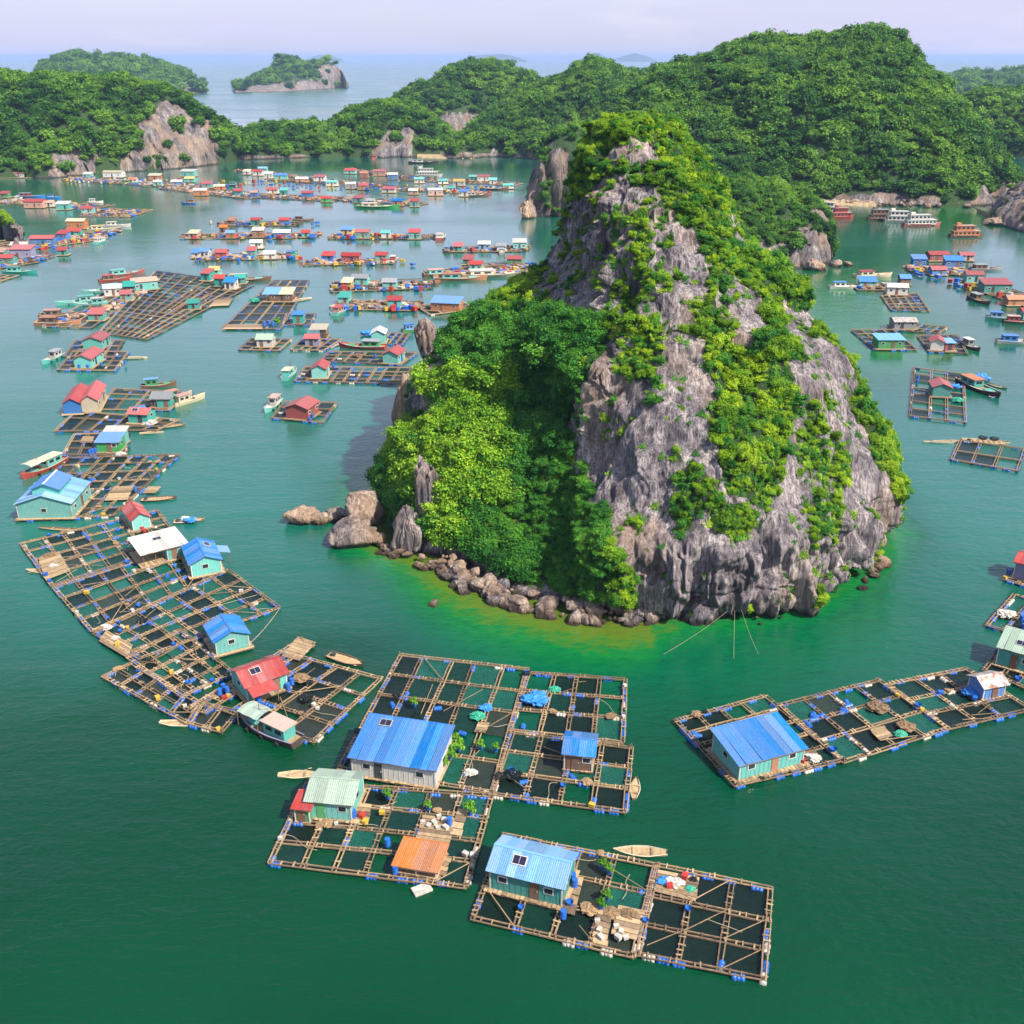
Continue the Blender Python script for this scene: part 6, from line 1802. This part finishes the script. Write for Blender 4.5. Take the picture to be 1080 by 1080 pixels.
strip(346,252,456,252,12,'raft of the blue roof row'); strip(320,280,418,278,11,'raft of the big red roof row'); strip(468,266,556,265,11,'raft of the white roof row'); strip(458,292,560,284,14,'raft of the islet side row')
strip(350,308,458,304,14,'raft of the teal hut row'); strip(355,326,442,328,14,'raft of the red turquoise hut row'); strip(454,332,508,326,14,'raft of the brown blue roof hut')
strip(960,286,1026,292,12,'raft of the red roof compound'); strip(1010,300,1088,326,12,'raft of the long red roof line'); strip(905,306,960,306,8,'raft of the blue roof pair')

H('moorings under the left headland', (4,187,12,'blue','white',0),(19,187,14,'red','white',0),(36,186,16,'blue','red',0),(47,185,9,'blue','white',0))
H('row below the pale cliff', (92,187,11,'white','turquoise',0),(119,187,24,'cream','white',0),(140,193,10,'orange','white',0),(163,190,15,'cream','orange',0),(166,196,10,'white','turquoise',0),(186,195,13,'white','blue',0),(198,186,18,'white','turquoise',0),(200,192,12,'yellow','turquoise',0),
  (218,198,12,'red','turquoise',0),(231,200,13,'cream','orange',0),(211,206,16,'white','orange',0),(251,206,10,'red','teal',0))
H('village middle row', (277,181,11,'lightblue','turquoise',0),(272,185,12,'red','white',0),(283,188,10,'white','white',0),(296,189,15,'blue','turquoise',0),(318,192,15,'white','orange',0),(337,191,14,'red','white',0),(350,196,14,'turquoise','white',0),(370,199,12,'white','grey',0),(383,200,12,'red','orange',0),(260,184,8,'cream','white',0))
H('village lower row', (250,206,10,'red','teal',0),(287,204,14,'red','white',0),(299,206,9,'turquoise','teal',0),(324,208,14,'red','blue',0),(344,213,13,'red','green',0),(378,214,12,'red','teal',0),(391,216,10,'grey','white',0),(268,208,9,'salmon','blue',0))
H('upper right village row', (369,183,14,'red','turquoise',0),(400,185,15,'red','salmon',0),(414,189,12,'white','blue',0),(442,193,12,'turquoise','white',0),(467,194,12,'turquoise','white',0),(484,196,14,'yellow','white',0),(499,190,9,'turquoise','teal',0),(510,191,15,'red','white',0),(520,194,9,'turquoise','white',0),(536,199,13,'turquoise','white',0),(384,187,10,'orange','red',0))
H('lower right village row', (410,203,16,'red','white',0),(436,205,11,'white','salmon',0),(459,206,18,'white','salmon',0),(489,207,11,'blue','white',0),(419,217,14,'blue','orange',0),(437,218,10,'red','teal',0),(476,202,10,'teal','white',0))
H('left edge line', (4,208,11,'red','green',0),(36,219,24,'red','salmon',0),(66,221,16,'white','turquoise',0),(92,225,14,'red','turquoise',0),(52,218,10,'salmon','white',0))
H('left edge farm', (80,241,22,'cream','orange',0),(78,249,18,'red','teal',0),(66,253,13,'red','blue',0),(44,259,28,'red','blue',0),(20,264,20,'white','turquoise',4),(22,272,26,'red','purple',0),(65,269,11,'red','teal',0),(7,279,18,'red','teal',0),(0,271,12,'salmon','turquoise',0))
H('first hut row', (270,238,12,'red','teal',0),(300,237,13,'red','blue',0),(244,237,9,'orange','brown',0))
H('second hut row', (204,251,12,'cream','salmon',0),(243,251,11,'lightblue','orange',0),(272,250,14,'white','orange',0),(297,251,20,'white','blue',0),(322,250,10,'red','teal',0),(236,246,9,'orange','brown',0))
H('third hut row', (207,272,7,'blue','white',0),(216,272,7,'blue','white',0),(233,272,14,'red','red',0),(265,272,10,'red','turquoise',0),(284,273,14,'white','white',0),(270,262,14,'white','white',0))
H('blue roof row', (366,247,15,'blue','yellow',0),(382,251,17,'red','turquoise',4),(407,251,11,'turquoise','white',0),(437,252,14,'red','turquoise',0))
H('big red roof row', (346,275,15,'red','blue',0),(370,277,22,'red','red',0),(402,275,14,'red','turquoise',0))
H('white roof row', (483,265,11,'red','teal',0),(511,264,14,'white','lightblue',0),(529,265,11,'grey','white',0),(548,263,16,'white','turquoise',0))
H('islet side row', (494,279,12,'red','teal',0),(502,286,15,'red','turquoise',0),(543,279,18,'red','green',-5))
H('teal hut row', (366,304,10,'cream','yellow',0),(380,301,20,'grey','turquoise',-3),(411,304,17,'grey','turquoise',-3))
H('red turquoise hut row', (363,320,10,'teal','turquoise',0),(416,325,17,'red','turquoise',6))
H('raft beside the islet flank', (471,328,36,'blue','rust',-3))
from collections import defaultdict
byc = defaultdict(list)
for r in HS: byc[r[0]].append(r)
for cl, rows in byc.items():
    rows.sort(key=lambda r: r[1])
    for i, (c, x, y, w, rf, wl_, an) in enumerate(rows):
        mp = mpp(y); L = max(3.2, w * mp * .84)
        Wd = min(6.0, max(3.6, L * .62)); p = P(x, y, .4)
        where = ('%s from the left in the %s' % (ORD[i], cl)) if len(rows) > 1 else 'on the ' + cl
        lod = 1 if y > 255 else 0
        house((p.x, p.y + Wd / 2), R(an + ((i * 37) % 17 - 8)), L, Wd, 2.0 + .5 * (w * mp > 9) + .2 * ((i * 13) % 5 - 1), rf, wl_, '%s roofed %s hut, %s' % (rf, wl_, where), kind='gable' if (i % 3) else 'shed', lod=lod, rise=.9, deckx=.6, seed=i)
for a in [(137,194,12,0,'green boat moored below the pale cliff','green','green','yellow'),(242,196,11,180,'teal boat at the right of the cliff row','dark','turquoise','grey'),(101,214,8,5,'tiny boat alone beside the wake','white','white','white'),(199,215,8,175,'small blue boat crossing the channel','blue','orange','blue'),
          (33,208,16,0,'blue and red boat at the left edge line','blue','red','grey'),(20,211,9,90,'white boat end on at the left edge line','white','white','white'),(57,209,8,0,'small blue punt behind the left edge line','blue','lightblue','blue'),
          (110,243,14,20,'cream cabin boat right of the left edge farm','cream','cream','yellow'),(124,239,12,10,'white boat at the tip of the left edge farm','white','white','cream'),(106,256,9,80,'teal boat in front of the left edge farm','turquoise','white','cream'),(22,288,12,0,'teal boat at the bottom of the left edge farm','teal','turquoise','teal'),
          (447,172,22,0,'grey boat alone off the inlet','dark','white','grey'),(395,167,12,90,'red boat under the middle headland','red','red','red'),(521,200,16,0,'brown and blue boat at the right end of the village','brown','white','blue'),(502,207,14,10,'tan boat beside the village front row','brown','white','salmon'),(399,219,22,0,'green hulled boat at the lower end of the village','green','cream','cream'),
          (309,270,11,80,'green fishing boat with masts right of the third hut row','green','teal','blue'),(465,251,14,85,'white and red boat at the end of the blue roof row','red','white','white'),(415,275,9,90,'small red boat at the end of the big red roof row','red','red','white'),(360,329,11,75,'red roofed boat left of the red turquoise hut','turquoise','salmon','red'),
          (522,291,24,12,'long cream boat in the islet side row','cream','cream','white'),(468,290,15,20,'brown boat at the left of the islet side row','brown','turquoise','salmon'),(487,295,18,5,'orange decked boat in front of the islet side row','orange','turquoise','orange'),(473,265,9,80,'dark boat at the left of the white roof row','dark','grey','blue'),(529,267,9,90,'grey boat in the white roof row','grey','cream','grey'),(320,233,10,0,'long tail boat right of the first hut row','brown','brown','grey')]:
    boat(*a)
boat(452,186,18,2,'white double deck tour boat moored in the village','white','white','white',style='tour')
# scattered gear on the far rafts
rg = random.Random(5)
for nm, pts in {'village rafts': [(70 + i * 4.6, 189 + i * .11 + rg.uniform(-2, 4)) for i in range(100)], 'left edge rafts': [(rg.uniform(2, 105), 0) for i in range(34)], 'hut rows': [(rg.uniform(200, 335), rg.choice((238, 251, 274)) + rg.uniform(-3, 1)) for i in range(50)],
                'middle rafts': [(rg.uniform(350, 450), rg.choice((252, 279, 306, 327)) + rg.uniform(-3, 1)) for i in range(50)], 'islet side rafts': [(rg.uniform(465, 555), rg.choice((265, 287)) + rg.uniform(-3, 2)) for i in range(26)], 'right hand rafts': [(960 + t * 120, 286 + t * 36 + rg.uniform(-4, 2)) for t in [rg.random() for _ in range(26)]]}.items():
    for k, (x, y) in enumerate(pts):
        if nm == 'left edge rafts': y = 272 - x * .2 + rg.uniform(-8, 2)
        c = rg.choice(('blue', 'white', 'red', 'yellow', 'blue'))
        me = {'white': FOAMBOX, 'blue': BLUEBOX, 'red': REDBOX, 'yellow': YELLOWBOX}[c]
        p = P(x, y, .38)
        o = link('crate', me, loc=p, rot=(0, 0, rg.uniform(0, 3)), scale=(rg.uniform(1.6, 3.2),) * 2 + (rg.uniform(1.8, 3.6),))
        tag(o, '%s crate of gear among the %s' % (c, nm), 'crate', '%s crates among the %s' % (c, nm))
# low clutter that covers the far rafts: planks, pots, nets and boxes too small to tell apart
CLUT = [PLANK, PLANK, TIMBER, TIMBER, BAMBOO, WHITE_FOAM, BLUE_PLASTIC, WALL['salmon'], WALL['rust'], DARKWOOD, DARKWOOD]
def clutter(line, n, wid, label, smax=1.5):
    m = MB(); rg = random.Random(n + int(line[0][0]))
    pts = [P(*q) for q in line]
    for i in range(n):
        t = rg.random() * (len(pts) - 1); k = int(t); p = pts[k].lerp(pts[k + 1], t - k)
        s = rg.uniform(.4, smax)
        m.box((p.x + rg.gauss(0, .8), p.y + rg.uniform(0, wid), .35 + s * .18), (s * rg.uniform(.8, 2.2), s, s * rg.uniform(.3, .8)), rg.choice(CLUT), rg.uniform(0, 3))
    o = m.build('raft_clutter'); tag(o, label, 'clutter', kind='stuff')
for a in [([(66,190),(215,200)], 420, 15, 'jumble of gear on the rafts below the pale cliff'), ([(168,199),(262,210)], 260, 16, 'jumble of gear on the rafts left of the village middle'), ([(246,181),(300,187),(402,198)], 380, 12, 'jumble of gear along the village middle row'),
          ([(236,207),(345,212),(442,217)], 380, 12, 'jumble of gear along the village lower row'), ([(366,180),(420,188),(545,196)], 360, 12, 'jumble of gear along the upper right village row'), ([(404,200),(510,205)], 200, 10, 'jumble of gear along the lower right village row'),
          ([(0,214),(95,221)], 160, 14, 'jumble of gear along the left edge line'), ([(84,228),(140,229)], 160, 22, 'jumble of logs on the far log raft'), ([(0,268),(110,252)], 300, 24, 'jumble of gear on the left edge farm'), ([(-4,284),(44,276)], 90, 14, 'jumble of gear on the lower left edge farm'),
          ([(230,238),(315,238)], 130, 9, 'jumble of gear on the first hut row'), ([(190,252),(336,250)], 200, 9, 'jumble of gear on the second hut row'), ([(205,275),(305,273)], 180, 10, 'jumble of gear on the third hut row'), ([(346,252),(456,252)], 170, 9, 'jumble of gear on the blue roof row'),
          ([(320,280),(418,278)], 130, 9, 'jumble of gear on the big red roof row'), ([(468,266),(556,265)], 120, 9, 'jumble of gear on the white roof row'), ([(458,292),(560,284)], 180, 10, 'jumble of gear on the islet side row'), ([(350,308),(458,304)], 160, 10, 'jumble of gear on the teal hut row'),
          ([(355,326),(442,328)], 160, 10, 'jumble of gear on the red turquoise hut row'), ([(960,286),(1026,292),(1085,324)], 170, 10, 'jumble of gear on the right hand cluster'), ([(905,306),(960,306)], 70, 7, 'jumble of gear by the blue roof pair'), ([(64,340),(110,330),(150,308)], 110, 8, 'jumble of gear among the boats of the vast grid')]: clutter(*a)
# mooring ropes at the foot of the cliff
for i, (a, b, lab) in enumerate([((768,644,2.6),(700,690,.05),'rope from the cliff foot running left over the water'), ((775,643,2.6),(774,695,.05),'rope dropping straight down from the cliff notch'), ((782,643,2.6),(800,690,.05),'short rope slanting right from the cliff notch'), ((800,640,2.6),(858,630,.3),'rope slung along the cliff foot to the right')]):
    rope_line('mooring_rope', P(*a), P(*b), .3, .016, lab)
